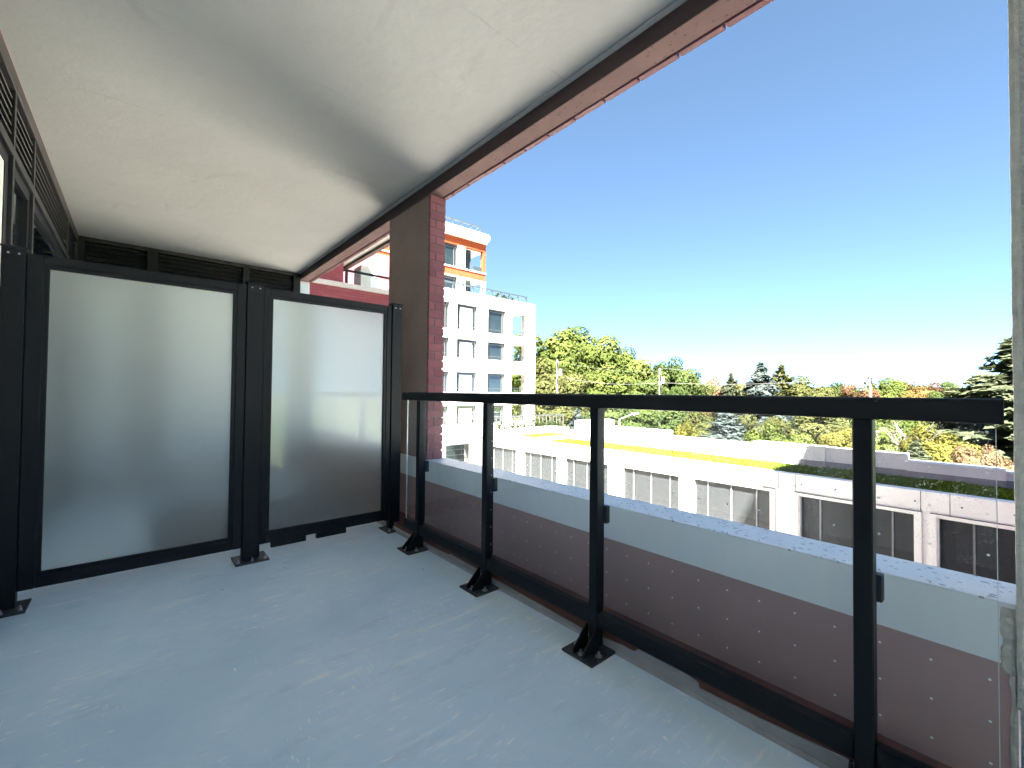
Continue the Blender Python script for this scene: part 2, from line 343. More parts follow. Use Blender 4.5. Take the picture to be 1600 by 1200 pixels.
def meshobj(name, verts, faces, mat, parent=None, loc=(0, 0, 0), kind=None, smooth=False):
    me = bpy.data.meshes.new(name); me.from_pydata([tuple(Vector(v)-Vector(loc)) for v in verts], [], faces)
    me.materials.append(M[mat] if isinstance(mat, str) else mat); me.update()
    if smooth: me.polygons.foreach_set('use_smooth', [True]*len(me.polygons))
    return link(name, me, None, parent, loc, kind)
def boxes(name, lst, mat, parent=None, kind=None):
    """many small boxes of one part as one mesh"""
    V, F = [], []
    for (x, y, z) in lst:
        b = len(V)
        V += [(x[i], y[j], z[k]) for i in (0, 1) for j in (0, 1) for k in (0, 1)]
        F += [tuple(b+q for q in f) for f in ((0,1,3,2),(4,6,7,5),(0,4,5,1),(2,3,7,6),(0,2,6,4),(1,5,7,3))]
    c = V[0]; return meshobj(name, V, F, mat, parent, c, kind)
def prism(name, prof, axis, a, b, mat, parent=None, smooth=False):
    """extrude a closed profile along an axis. axis 'y': prof=(x,z); 'x': prof=(y,z); 'z': prof=(x,y)"""
    f = {'y': lambda p, s: (p[0], s, p[1]), 'x': lambda p, s: (s, p[0], p[1]), 'z': lambda p, s: (p[0], p[1], s)}[axis]
    n = len(prof); V = [f(p, a) for p in prof]+[f(p, b) for p in prof]
    F = [tuple(range(n)), tuple(range(2*n-1, n-1, -1))]+[(i, n+i, n+(i+1) % n, (i+1) % n) for i in range(n)]
    F = [tuple(reversed(q)) for q in F]
    loc = Vector(V[0])
    o = meshobj(name, V, F, mat, parent, loc)
    bm = bmesh.new(); bm.from_mesh(o.data); bmesh.ops.recalc_face_normals(bm, faces=bm.faces); bm.to_mesh(o.data); bm.free()
    return o
def cyl(name, p0, p1, r0_, r1_, mat, parent=None, n=8):
    p0, p1 = Vector(p0), Vector(p1); d = (p1-p0).normalized()
    a = d.orthogonal().normalized(); b = d.cross(a)
    V = []
    for p, r in ((p0, r0_), (p1, r1_)):
        V += [p+(a*math.cos(2*math.pi*i/n)+b*math.sin(2*math.pi*i/n))*r for i in range(n)]
    F = [(i, (i+1) % n, n+(i+1) % n, n+i) for i in range(n)]+[tuple(range(n-1, -1, -1)), tuple(range(n, 2*n))]
    return meshobj(name, V, F, mat, parent, p0)
def pix(px, py, d):
    """world point at view depth d behind photograph pixel px,py: used once, to lay the far things out on the ground"""
    f = 677.9
    v = fwd + rgt*((px-800)/f) - up*((py-600)/f)
    return EYE + v*d

GROUND = -9.5
# ================================================================== SETTING
gm = bpy.data.meshes.new('ground'); gm.from_pydata([(-900, -900, 0), (1500, -900, 0), (1500, 1500, 0), (-900, 1500, 0)], [], [(0, 1, 2, 3)])
link('ground', gm, M['grass'], None, (0, 0, GROUND), 'structure')
lm = bpy.data.meshes.new('lane'); lm.from_pydata([(2.2, -60, 0), (22.8, -60, 0), (22.8, 31, 0), (2.2, 31, 0)], [], [(0, 1, 2, 3)])
link('lane', lm, M['lane'], None, (0, 0, GROUND+0.02), 'structure')
rm = bpy.data.meshes.new('street'); rm.from_pydata([(30, 62, 0), (36, 66, 0), (98, -20, 0), (92, -24, 0)], [], [(3, 2, 1, 0)])
link('street', rm, M['asphalt'], None, (0, 0, GROUND+0.02), 'structure')

ZC = 2.78; XW = -0.52; XS = 1.743; XP = 1.75
box('balcony_floor', (XW, 1.568), (-2.6, 6.7), (-0.25, 0.0), 'floor', kind='structure')
ceil = box('balcony_ceiling', (XW, XS), (-2.6, 6.7), (ZC+0.012, 3.03), 'ceiling', kind='structure')
# ceiling sheet stops at the drip groove; a lip strip continues to the slab edge
box('soffit', (XW, 1.700), (-2.6, 6.7), (ZC, ZC+0.012), 'ceiling', ceil)
box('drip_lip', (1.712, XS), (-2.6, 6.7), (ZC, ZC+0.012), 'ceiling', ceil)

# ------------------------------------------------------------------ parapet in front of the balcony
par = thing('parapet_wall', (1.85, 1.5, 0), 'brown parapet wall with white coping running behind the glass balustrade', 'wall')
box('wall', (1.753, 1.935), (0.0, 6.75), (-1.2, 0.394), 'brown_paint', par)
box('white_band', (XP, 1.938), (0.0, 6.752), (0.394, 0.552), 'band_white', par)
box('coping', (XP-0.001, 1.94), (-0.001, 6.753), (0.552, 0.558), 'coping', par, 0.002)
box('curb', (1.568, 1.753), (0.0, 6.7), (-0.2, 0.060), 'primer', par, 0.002)
# torn grey membrane on the curb face, higher in places
pts = [(0.0,.05),(.2,.052),(.33,.055),(.53,.043),(.70,.036),(.755,.034),(.762,.053),(.80,.060),(.862,.065),(.95,.064),(1.012,.061),(1.02,.05),(1.03,.043),(1.05,.040),(1.08,.044),(1.17,.034),(1.22,.024),(1.28,.020),(1.5,.026),(1.7,.03),(1.9,.034),(1.96,.035),(2.05,.038),(2.09,.046),(2.12,.041),(2.30,.043),(2.41,.044),(2.43,.034),(2.6,.03),(2.8,.033),(3.1,.03),(4.2,.03),(6.6,.03)]
V, F = [], []
for i, (y, z) in enumerate(pts):
    z = min(z+random.uniform(-.0015, .0015), 0.0585)
    V += [(1.548, y, 0.0), (1.556, y, min(z, 0.015)*0.9), (1.5605, y, min(z, 0.015)), (1.5625, y, z), (1.5678, y, z+0.001)]
    if i: F += [(5*(i-1)+k, 5*(i-1)+k+1, 5*i+k+1, 5*i+k) for k in range(4)]
meshobj('membrane_strip', V, F, 'membrane', par, (1.56, 0, 0))
# mortar smeared where the parapet meets the right-hand pier
def lump(name, x, y0, y1, z0, z1, mat, parent, amp=0.006, n=9, depth=0.02):
    V, F = [], []
    for k in range(n+1):
        z = z0+(z1-z0)*k/n
        e = y1+random.uniform(-amp, amp)
        V += [(x, y0, z), (x-depth*random.uniform(.5, 1.0), (y0*0.6+e*0.4), z), (x-depth*0.5*random.uniform(.6, 1.0), e*0.85+y0*0.15, z), (x, e, z)]
        if k: F += [(4*(k-1)+q, 4*k+q, 4*k+q+1, 4*(k-1)+q+1) for q in range(3)]
    F += [(0, 1, 2, 3), tuple(4*n+q for q in (3, 2, 1, 0))]
    return meshobj(name, V, F, mat, parent, (x, y0, z0))
lump('mortar_patch', XP-0.0015, 0.0, 0.028, 0.375, 0.545, 'mortar', par, 0.004, 14, 0.012)
lump('mortar_patch', 1.7525, 0.0, 0.014, -0.1, 0.372, 'mortar', par, 0.003, 20, 0.010)

# ------------------------------------------------------------------ brick-ended pier on the parapet
pier = thing('brick_pier', (1.82, 3.43, 0.558), 'brown rendered pier with a painted purple brick end beside the privacy screen', 'pier')
box('core', (XP+0.004, 1.884), (3.072, 3.80), (0.5585, 2.694), 'pier_paint', pier, 0.004)
CH = 0.0668
bx0, bx1 = XP+0.003, 1.888
for r in range(32):
    z0 = 0.559+r*CH; z1 = min(z0+CH-0.009, 2.692)
    rows = [(bx0, bx1)] if r % 2 else [(bx0, bx0+0.046), (bx0+0.054, bx1)]
    for (a, b) in rows:
        j = random.uniform(-0.0015, 0.0015)
        o = box('brick', (a, b), (3.052, 3.0815), (z0, z1), random.choice(['brick_purple', 'brick_purple', 'brick_purple2']), pier, 0.003)
        o.location.y += j; o.location.x += random.uniform(-0.001, 0.001)
        o.rotation_euler = (0, random.uniform(-.008, .008), random.uniform(-.006, .006))
box('mortar_bed', (XP+0.007, 1.882), (3.0575, 3.0722), (0.5586, 2.693), 'mortar_purple', pier)
# outer brick skin of the pier (street side)
for r in range(32):
    z0 = 0.559+r*CH; z1 = min(z0+CH-0.009, 2.692)
    ys = [3.082, 3.295, 3.508, 3.721, 3.80] if r % 2 else [3.082, 3.19, 3.403, 3.616, 3.80]
    for a, b in zip(ys[:-1], ys[1:]):
        box('brick', (1.8845, 1.914), (a, b-0.009), (z0, z1), 'brick_purple', pier)

# ------------------------------------------------------------------ lintel beam over the opening
beam = thing('lintel_beam', (1.82, 2.0, 2.694), 'pink brown precast beam along the outer edge of the balcony ceiling', 'beam')
for (a, b) in ((-2.6, 4.99), (5.0, 6.75)):
    box('inner_face', (XP, XP+0.014), (a, b), (2.697, 3.65), 'beam_dark', beam)
    box('soffit', (XP+0.001, 1.868), (a, b), (2.694, 2.7), 'beam_pink', beam)
    box('core', (XP+0.014, 1.868), (a+0.004, b-0.004), (2.701, 3.65), 'beam_pink', beam)
y = -2.6
while y < 6.75:
    box('brick', (1.874, 1.912), (y, min(y+0.203, 6.75)), (2.688+random.uniform(-.002, .002), 2.745), 'brick_purple2', beam, 0.003); y += 0.213
box('upper_bricks', (1.8685, 1.910), (-2.6, 6.75), (2.75, 3.65), 'wing_brick', beam)

# ------------------------------------------------------------------ pier at the right edge and the pier at the neighbour's end
rp = thing('concrete_pier', (1.85, -0.4, 0), 'pale rough concrete pier at the right edge of the photograph', 'pier')
box('core', (1.745, 1.914), (-0.72, -0.004), (-1.2, 2.692), 'pier_grey', rp, 0.004)
n = 60; V, F = [], []
for k in range(n+1):
    z = 0.3+(2.69-0.3)*k/n; a = 0.004*random.uniform(-.5, 1)
    V += [(1.742, -0.016, z), (1.735-abs(a), -0.008+a*.3, z), (1.737, 0.0005+abs(a)*.4, z), (1.75, 0.001+abs(a)*0.5, z), (1.90, 0.0008, z), (1.90, -0.006, z)]
    if k: F += [(6*(k-1)+q, 6*k+q, 6*k+q+1, 6*(k-1)+q+1) for q in range(5)]
meshobj('mortar_bead', V, F, 'mortar', rp, (1.74, 0, 0.3))
fp = thing('white_pier', (1.82, 6.9, 0.558), 'white painted pier end at the far end of the next balcony', 'pier')
box('core', (XP, 1.89), (6.756, 7.4), (-1.0, 2.69), 'white_paint', fp, 0.006)
box('recess_panel', (XP+0.018, 1.872), (6.7505, 6.757), (0.7, 2.66), 'band_white', fp, 0.003)

# ------------------------------------------------------------------ window wall on the left
ww = thing('window_wall', (XW-0.06, 3.3, 0), 'black window wall with louvre vents along the left of the balcony', 'window')
box('top_trim', (XW-0.08, XW), (-2.6, 6.7), (2.688, ZC-0.001), 'trim', ww, 0.002)
box('sill', (XW-0.08, XW-0.001), (-2.6, 6.7), (0.001, 0.09), 'black', ww)
box('transom', (XW-0.08, XW-0.002), (-2.6, 6.7), (2.335, 2.385), 'louvre', ww, 0.002)
MY = [-2.55, -1.2, 0.3, 1.9, 3.50, 4.09, 5.86, 6.66]
for y in MY:
    box('mullion', (XW-0.08, XW-0.003), (y-0.022, y+0.022), (0.09, 2.688), 'louvre', ww, 0.002)
box('louvre_back', (XW-0.16, XW-0.11), (-2.6, 6.7), (2.3, ZC), 'void', ww)
for a, b in zip(MY[:-1], MY[1:]):
    for k in range(6):
        z = 2.40+k*0.048
        prism('slat', [(XW-0.06, z+0.018), (XW-0.057, z+0.022), (XW-0.012, z+0.004), (XW-0.015, z)], 'y', a+0.0225, b-0.0225, 'trim', ww)
for i, (a, b) in enumerate(zip(MY[:-1], MY[1:])):
    fa, fb = a+0.0225, b-0.0225
    fw = 0.075 if i == 3 else 0.05
    boxes('sash_frame', [((XW-0.07, XW-0.02), (fa, fa+fw), (0.0905, 2.3345)), ((XW-0.07, XW-0.02), (fb-fw, fb), (0.0905, 2.3345)),
                         ((XW-0.07, XW-0.02), (fa+fw, fb-fw), (0.0905, 0.15)), ((XW-0.07, XW-0.02), (fa+fw, fb-fw), (2.27, 2.3345))], 'black', ww)
    if i <= 3:  # blinds in the unseen bays are added to bounce light into the balcony
        box('blind', (XW-0.03, XW-0.024), (fa+fw, fb-fw), (0.15, 2.27), 'curtain', ww)
    else:
        box('pane', (XW-0.05, XW-0.04), (fa+fw, fb-fw), (0.15, 2.27), 'pane_dark', ww)

# ------------------------------------------------------------------ end wall of the neighbouring balcony
ew = thing('end_window_wall', (0.6, 6.75, 0), 'black louvred end wall of the next balcony above the privacy screen', 'window')
box('top_trim', (XW, 1.69), (6.70, 6.80), (2.735, ZC-0.001), 'louvre', ew)
box('transom', (XW, 1.69), (6.702, 6.80), (2.40, 2.45), 'louvre', ew)
MX = [XW+0.02, 0.11, 1.075, 1.70]
for x, w in zip(MX, (0.03, 0.05, 0.037, 0.045)):
    box('mullion', (x-w, x+w), (6.695, 6.80), (0.0, ZC-0.002), 'black', ew, 0.003)
box('louvre_back', (XW, 1.69), (6.768, 6.79), (2.4505, 2.7345), 'void', ew)
for (a, b) in ((-0.469, 0.059), (0.161, 1.037), (1.113, 1.654)):
    for k in range(5):
        z = 2.46+k*0.054
        prism('slat', [(6.712, z), (6.709, z+0.004), (6.762, z+0.026), (6.765, z+0.022)], 'x', a, b, 'louvre', ew)
    box('blind', (a, b), (6.75, 6.76), (0.12, 2.40), 'curtain', ew)
    box('bottom_rail', (a, b), (6.72, 6.80), (0.001, 0.12), 'black', ew)
sheet_o = box('dark_floor_sheet', (0.10, 1.545), (3.56, 5.7), (0.001, 0.012), 'dark_sheet', None, 0.004)  # dark sheet added to darken the lower part of the frosted panes
tag(sheet_o, 'dark sheet added to the next balcony to darken the frosted panes', 'mat')

# ------------------------------------------------------------------ privacy screen
YS = 3.25
ps = thing('privacy_screen', (0.55, YS+0.02, 0), 'tall black framed privacy screen with two frosted glass panes', 'screen')
def hexbolt(parent, c, r=0.008, h=0.008, axis='z', mat='steel'):
    c = Vector(c); d = Vector((0, 0, h)) if axis == 'z' else Vector((0, -h, 0)) if axis == '-y' else Vector((-h, 0, 0))
    return cyl('bolt', c, c+d, r, r*0.9, mat, parent, 6)
for (a, b) in ((-0.515, -0.436), (0.528, 0.627), (1.532, 1.618)):
    p = box('post', (a, b), (YS-0.012, YS+0.05), (0.0125, 1.795), 'black', ps, 0.003)
    box('cap', (a-0.006, b+0.006), (YS-0.018, YS+0.056), (1.7955, 1.806), 'black', p, 0.002)
    box('cover_strip', (a+0.002, b-0.002), (YS-0.0165, YS-0.0125), (1.735, 1.794), 'black', p, 0.001)
    for xx in (a+0.27*(b-a), a+0.73*(b-a)):
        cyl('screw', (xx, YS-0.0165, 1.768), (xx, YS-0.0195, 1.768), 0.0052, 0.0045, 'steel', p, 8)
    pl = box('base_plate', (a-0.045, b+0.045), (YS-0.085, YS+0.09), (0.0005, 0.012), 'worn_plate', ps, 0.002)
    for xx, yy in ((a-0.025, YS-0.062), (b+0.025, YS-0.062), ((a+b)/2, YS-0.066)):
        hexbolt(pl, (xx, yy, 0.012), 0.010, 0.009)
        cyl('bolt_shank', (xx, yy, 0.021), (xx, yy, 0.034), 0.005, 0.005, 'steel', pl, 8)
for (fa, fb, ga, gb) in ((-0.4345, 0.5265, -0.356, 0.456), (0.6285, 1.5305, 0.681, 1.474)):
    zb, zt, gz0, gz1 = 0.085, 1.782, 0.16, 1.718
    fr_ = ps
    box('stile', (fa, ga-0.018), (YS, YS+0.045), (zb, zt), 'black', fr_, 0.0025)
    box('stile', (gb+0.018, fb), (YS, YS+0.045), (zb, zt), 'black', fr_, 0.0025)
    box('rail', (ga-0.0175, gb+0.0175), (YS+0.0005, YS+0.0445), (gz1+0.018, zt-0.0005), 'black', fr_, 0.0025)
    box('rail', (ga-0.0175, gb+0.0175), (YS+0.0005, YS+0.0445), (zb+0.0005, gz0-0.018), 'black', fr_, 0.0025)
    boxes('glazing_bead', [((ga-0.0178, ga), (YS+0.006, YS+0.04), (gz0-0.0178, gz1+0.0178)), ((gb, gb+0.0178), (YS+0.006, YS+0.04), (gz0-0.0178, gz1+0.0178)),
                           ((ga, gb), (YS+0.006, YS+0.04), (gz0-0.0178, gz0)), ((ga, gb), (YS+0.006, YS+0.04), (gz1, gz1+0.0178))], 'black', fr_)
    boxes('gasket', [((ga, ga+0.003), (YS+0.009, YS+0.017), (gz0, gz1)), ((gb-0.003, gb), (YS+0.009, YS+0.017), (gz0, gz1)),
                     ((ga+0.003, gb-0.003), (YS+0.009, YS+0.017), (gz0, gz0+0.003)), ((ga+0.003, gb-0.003), (YS+0.009, YS+0.017), (gz1-0.003, gz1))], 'rubber', fr_)
    me = bpy.data.meshes.new('frosted_pane')
    me.from_pydata([(ga-0.01, 0, gz0-0.01), (gb+0.01, 0, gz0-0.01), (gb+0.01, 0, gz1+0.01), (ga-0.01, 0, gz1+0.01)], [], [(0, 1, 2, 3)])
    link('frosted_pane', me, M['frosted'], fr_, (0, YS+0.022, 0))
for (a, b) in ((0.70, 0.92), (0.99, 1.20)):
    box('foot_block', (a, b), (YS+0.012, YS+0.04), (0.045, 0.0848), 'black', ps, 0.002)

# ------------------------------------------------------------------ glass balustrade
XR = 1.50
rl = thing('balcony_railing', (XR+0.022, 1.4, 0), 'black balcony railing with dotted clear glass panels and round edged handrail', 'railing')
w0, w1, zb, zt = XR-0.016, XR+0.06, 1.038, 1.0965
prof = []
for (cx, cz, a0, a1, r) in ((w0+0.016, zt-0.016, 180, 90, 0.016), (w1-0.016, zt-0.016, 90, 0, 0.016), (w1-0.006, zb+0.006, 0, -90, 0.006), (w0+0.006, zb+0.006, -90, -180, 0.006)):
    for k in range(6):
        a = math.radians(a0+(a1-a0)*k/5); prof.append((cx+r*math.cos(a), cz+r*math.sin(a)))
tr_ = prism('top_rail', prof, 'y', 0.016, 2.96, 'black', rl)
PY = [0.273, 1.193, 1.972, 2.746]; HW = 0.022
def gusset(parent, y0, y1, far):
    pr = [(XR-0.001, 0.105), (XR-0.012, 0.105), (XR-0.092, 0.026), (XR-0.092, 0.0105), (XR-0.001, 0.0105)]
    prism('gusset', pr, 'y', y0, y1, 'black', parent)
for i, y in enumerate(PY):
    p = box('post', (XR, XR+0.046), (y-HW, y+HW), (0.0105, 1.0375), 'black', rl, 0.003)
    gusset(p, y-0.030, y-0.0225, 0); gusset(p, y+0.0225, y+0.030, 1)
    box('channel', (XR+0.0465, XR+0.056), (y-0.016, y+0.016), (0.18, 1.0374), 'black', p)
    pl = box('base_plate', (XR-0.105, XR+0.062), (y-0.082, y+0.082), (0.0005, 0.010), 'worn_plate', rl, 0.002)
    for (dx, dy) in ((-0.03, -0.058), (-0.03, 0.058), (-0.075, 0.0)):
        hexbolt(pl, (XR+dx, y+dy, 0.010), 0.0095, 0.009)
        cyl('washer', (XR+dx, y+dy, 0.0101), (XR+dx, y+dy, 0.0122), 0.015, 0.015, 'steel', pl, 12)
        cyl('bolt_shank', (XR+dx, y+dy, 0.019), (XR+dx, y+dy, 0.03), 0.005, 0.005, 'steel', pl, 8)
    if i < 4:
        box('glass_clamp', (XR+0.047, XR+0.075), (y-HW-0.012, y-HW+0.02), (0.535, 0.610), 'black', rl, 0.003)
spans = [(0.030, PY[0]-HW-0.003), (PY[0]+HW+0.003, PY[1]-HW-0.003), (PY[1]+HW+0.003, PY[2]-HW-0.003), (PY[2]+HW+0.003, PY[3]-HW-0.003), (PY[3]+HW+0.003, 2.945)]
dotv = [(0.0031*math.cos(k*math.pi/4), 0.0031*math.sin(k*math.pi/4)) for k in range(8)]
for i, (a, b) in enumerate(spans):
    if i == 0:
        box('bottom_rail', (XR+0.004, XR+0.042), (a-0.01, b+0.002), (0.102, 0.165), 'black', rl, 0.003)
    else:
        box('bottom_rail', (XR+0.004, XR+0.042), (a-0.002, b+0.002), (0.102, 0.165), 'black', rl, 0.003)
    gx = XR+0.025
    me = bpy.data.meshes.new('glass_pane')
    me.from_pydata([(0, a, 0.16), (0, b, 0.16), (0, b, 1.042), (0, a, 1.042)], [], [(3, 2, 1, 0)])
    g = link('glass_pane', me, M['glass'], rl, (gx, 0, 0))
    eds = [((gx-0.004, gx+0.004), (a-0.002, a-0.0005), (0.166, 1.0372)), ((gx-0.004, gx+0.004), (b+0.0005, b+0.002), (0.166, 1.0372))]
    for e_ in ([eds[0]] if i == 0 else [eds[1]] if i == 4 else []): box('glass_edge', *e_, 'glass_edge', g)
    V, F = [], []
    yy = 0.043
    while yy < b:
        if yy > a+0.008:
            for k in range(9):
                z = 0.246+(k-0)*0.0965
                if z > 1.03: continue
                o_ = len(V); V += [(gx-0.0015, yy+u, z+w) for u, w in dotv]; F.append(tuple(o_+q for q in range(8)))
        yy += 0.0995
    if V: meshobj('dot_pattern', V, F, 'dot', g, V[0], 'stuff')

# ================================================================== OWN BUILDING (mostly behind the camera and overhead)
ob = thing('apartment_building', (-7, 0, GROUND), 'brick apartment building that carries the balcony', 'building')
box('wall', (-14, XW-0.17), (-9.7, 6.9), (GROUND, 3.6), 'wing_brick', ob)
box('lower_storeys', (XW-0.17, 1.93), (-2.6, 7.4), (GROUND, -1.2), 'stone', ob)
box('shadow_tower', (-14, XW-0.3), (-40, -9.71), (GROUND, 37), 'wing_brick', ob)  # unseen mass behind the camera, placed and sized to cast shadow on the podium
box('end_wall', (XW-0.02, 1.742), (-2.75, -2.601), (0.0, ZC), 'band_white', ob)
box('link_wall', (-14, 1.74), (7.402, 11.0), (GROUND, 2.9), 'stucco', ob)
box('shade_block', (-14, -0.6), (6.902, 11.0), (2.9, 14), 'wing_brick', ob)  # unseen raised block, added to keep the sun off the brick wing

# ------------------------------------------------------------------ brick wing with corner balcony one storey up
wg = thing('brick_wing', (4.5, 12, GROUND), 'pink red brick wing with a glazed corner balcony behind the pier', 'building')
Y0 = 11.1
box('wall', (-14, 5.9), (Y0, 24), (GROUND, 2.999), 'stucco', wg)
box('balcony_front', (1.9, 5.9), (Y0, Y0+0.2), (3.0, 3.72), 'wing_brick', wg)
box('balcony_side', (5.72, 5.92), (Y0+0.2, 17.5), (3.0, 3.72), 'wing_brick', wg)
box('coping', (1.9, 5.95), (Y0-0.05, Y0+0.24), (3.722, 3.84), 'stone', wg, 0.01)
box('coping', (5.68, 5.97), (Y0+0.242, 17.5), (3.724, 3.83), 'stone', wg, 0.01)
box('pier', (1.9, 3.9), (Y0, Y0+0.75), (3.842, 5.8), 'wing_brick', wg)
box('balcony_ceiling', (1.9, 5.82), (Y0+0.0, 17.5), (5.802, 6.1), 'ceiling', wg)
box('edge_beam', (5.83, 5.98), (Y0, 17.5), (5.72, 6.6), 'beam_dark', wg)
box('upper_wall', (-14, 5.9), (Y0, 24), (6.102, 6.9), 'wing_brick', wg)
box('back_wall', (-14, 3.9), (15.6, 23.5), (3.001, 5.80), 'wing_brick', wg)
box('rear_wall', (5.902, 10.6), (19.6, 23.9), (GROUND, 7.6), 'wing_brick', wg)
box('rear_band', (5.9, 10.64), (19.55, 19.599), (4.9, 5.15), 'stone', wg)
box('window_frame', (3.92, 3.98), (12.2, 15.4), (3.05, 5.6), 'black', wg)
cyl('handrail', (3.9, Y0+0.42, 4.29), (5.55, Y0+0.42, 4.29), 0.035, 0.035, 'rail_blue', wg)
for x in (4.13, 5.5): box('rail_post', (x-0.03, x+0.03), (Y0+0.39, Y0+0.45), (3.0, 4.27), 'rail_blue', wg)
box('rail_glass', (3.92, 5.5), (Y0+0.40, Y0+0.405), (3.1, 4.25), 'glass', wg)
box('column', (6.35, 6.75), (16.2, 16.9), (1.0, 5.9), 'stone', wg, 0.01)
box('white_column', (6.76, 7.05), (16.3, 16.8), (1.0, 5.9), 'white_paint', wg, 0.01)
# rounded bay further back
V, F = [], []
for k in range(17):
    a = math.radians(-90+180*k/16)
    for z in (3.4, 4.6): V.append((7.6+1.5*math.cos(a), 19.0+1.5*math.sin(a), z))
    if k: F.append((2*k-2, 2*k, 2*k+1, 2*k-1))
meshobj('round_bay', V, F, 'wing_brick', wg, (7.6, 19, 3.4))
V, F = [], []
for k in range(17):
    a = math.radians(-90+180*k/16)
    V += [(7.6+r*math.cos(a), 19.0+r*math.sin(a), z) for r, z in ((1.45, 4.6), (1.62, 4.6), (1.62, 4.8), (1.45, 4.8))]
    if k: F += [(4*k-4+q, 4*k+q, 4*k+(q+1) % 4, 4*k-4+(q+1) % 4) for q in range(4)]
meshobj('bay_coping', V, F, 'stone', wg, (7.6, 19, 4.6))

# ================================================================== WHITE APARTMENT BLOCK
wb = thing('white_apartment_block', (25, 36, GROUND), 'white stucco apartment block with orange brick penthouse storeys', 'building')
YB = 32.0
cols = [(16.6, 18.9), (19.2, 20.44), (21.18, 23.43), (24.6, 26.8)]
rows = [(6.64, 8.95), (4.14, 5.84), (1.09, 2.90), (-1.75, -0.09)]
BAL = (27.57, 29.68)
# front wall built as piers and spandrels round the openings
xs = sorted([x for c in cols for x in c]+list(BAL))
edges = [14.0]+xs+[30.73]
zlev = sorted([z for r in rows for z in r])
zs = [-2.9]+zlev+[10.1]
for i in range(0, len(zs), 2):
    box('spandrel', (14.0, 30.73), (YB, YB+0.45), (zs[i], zs[i+1]), 'stucco', wb)
for (a, b) in rows:
    for i in range(0, len(edges), 2):
        box('wall_pier', (edges[i], edges[i+1]), (YB+0.001, YB+0.449), (a, b), 'stucco', wb)
box('body', (14.0, 26.95), (YB+0.7, 50), (GROUND, 10.09), 'stucco', wb)
box('side_wall', (30.28, 30.729), (YB+0.451, YB+1.6), (-2.9, 10.099), 'stucco', wb)
box('corner_body', (26.952, 30.726), (YB+5.2, 50), (GROUND, 10.085), 'stucco', wb)
for z in [-2.9, 0.35, 3.4, 5.95, 9.1]:
    box('balcony_slab', (26.952, 30.27), (YB+0.4505, YB+5.19), (z+0.001, z+0.3), 'stucco', wb)
box('roof_slab', (26.95, 30.72), (YB+0.451, YB+5.2), (9.9, 10.08), 'stucco', wb)
box('side_pier', (30.28, 30.727), (YB+3.9, YB+5.19), (-2.9, 9.89), 'stucco', wb)
def window(parent, x0, x1, z0, z1, yf, kind, depth=0.3):
    w = boxes('window_frame', [((x0, x0+0.1), (yf, yf+0.1), (z0, z1)), ((x1-0.1, x1), (yf, yf+0.1), (z0, z1)), ((x0+0.1, x1-0.1), (yf, yf+0.1), (z1-0.28, z1-0.2)),
               ((x0+0.1, x1-0.1), (yf, yf+0.1), (z1-0.09, z1)), ((x0+0.1, x1-0.1), (yf, yf+0.1), (z0, z0+0.09))]
               + [((x-0.04, x+0.04), (yf, yf+0.1), (z0+0.09, z1-0.28)) for x in ({'blind': [x0+0.42, x1-0.42], 'glass': [x0+0.3, x1-0.35]}[kind])], 'grey_frame', parent)
    box('pane', (x0+0.1, x1-0.1), (yf+0.05, yf+0.06), (z0+0.09, z1-0.09), 'pane', w)
    if kind == 'blind':
        box('blind', (x0+0.46, x1-0.46), (yf+0.02, yf+0.045), (z0+0.09, z1-0.27), 'curtain', w)
    return w
for c in cols:
    for (a, b) in rows:
        window(wb, c[0], c[1], a, b, YB+0.2, 'blind' if c[0] == 21.18 else 'glass')
        boxes('window_guard', [((c[0], c[1]), (YB+0.05, YB+0.08), (a+0.32, a+0.36))], 'grey_frame', wb)
for (a, b) in rows:
    # glazed corner of each balcony
    w = boxes('balcony_window', [((27.6, 27.67), (YB+1.0, YB+5.1), (a-0.3, b)), ((27.6, 27.67), (YB+0.7, YB+0.8), (a-0.3, b)), ((28.1, 28.16), (YB+4.9, YB+5.0), (a-.3, b))], 'grey_frame', wb)
    box('pane', (26.96, 28.3), (YB+3.0, YB+3.03), (a-0.3, b), 'pane', w)
    boxes('balcony_rail', [((BAL[0], BAL[1]), (YB+0.1, YB+0.13), (a+0.42, a+0.47))]+[((x, x+0.03), (YB+0.1, YB+0.13), (a, a+0.42)) for x in np.linspace(BAL[0]+0.05, BAL[1]-0.08, 6)], 'rail_blue', wb)
    box('side_rail', (30.35, 30.4), (YB+1.6, YB+3.9), (a+0.42, a+0.47), 'rail_blue', wb)
def railing(name, parent, x0, x1, y, z0, z1, n, mat='rail_blue', t_=0.11):
    L = [((x0, x1), (y, y+t_), (z1-0.13, z1))]+[((x-t_/2, x+t_/2), (y, y+t_), (z0, z1-0.13)) for x in np.linspace(x0+t_, x1-t_, n)]
    return boxes(name, L, mat, parent)
railing('terrace_rail', wb, 14.2, 29.75, YB+0.2, 10.1, 10.82, 15)
boxes('terrace_rail', [((29.7, 29.75), (YB+0.26, 40), (10.76, 10.82)), ((29.7, 29.75), (34, 34.05), (10.1, 10.76)), ((29.7, 29.75), (37, 37.05), (10.1, 10.76))], 'rail_blue', wb)
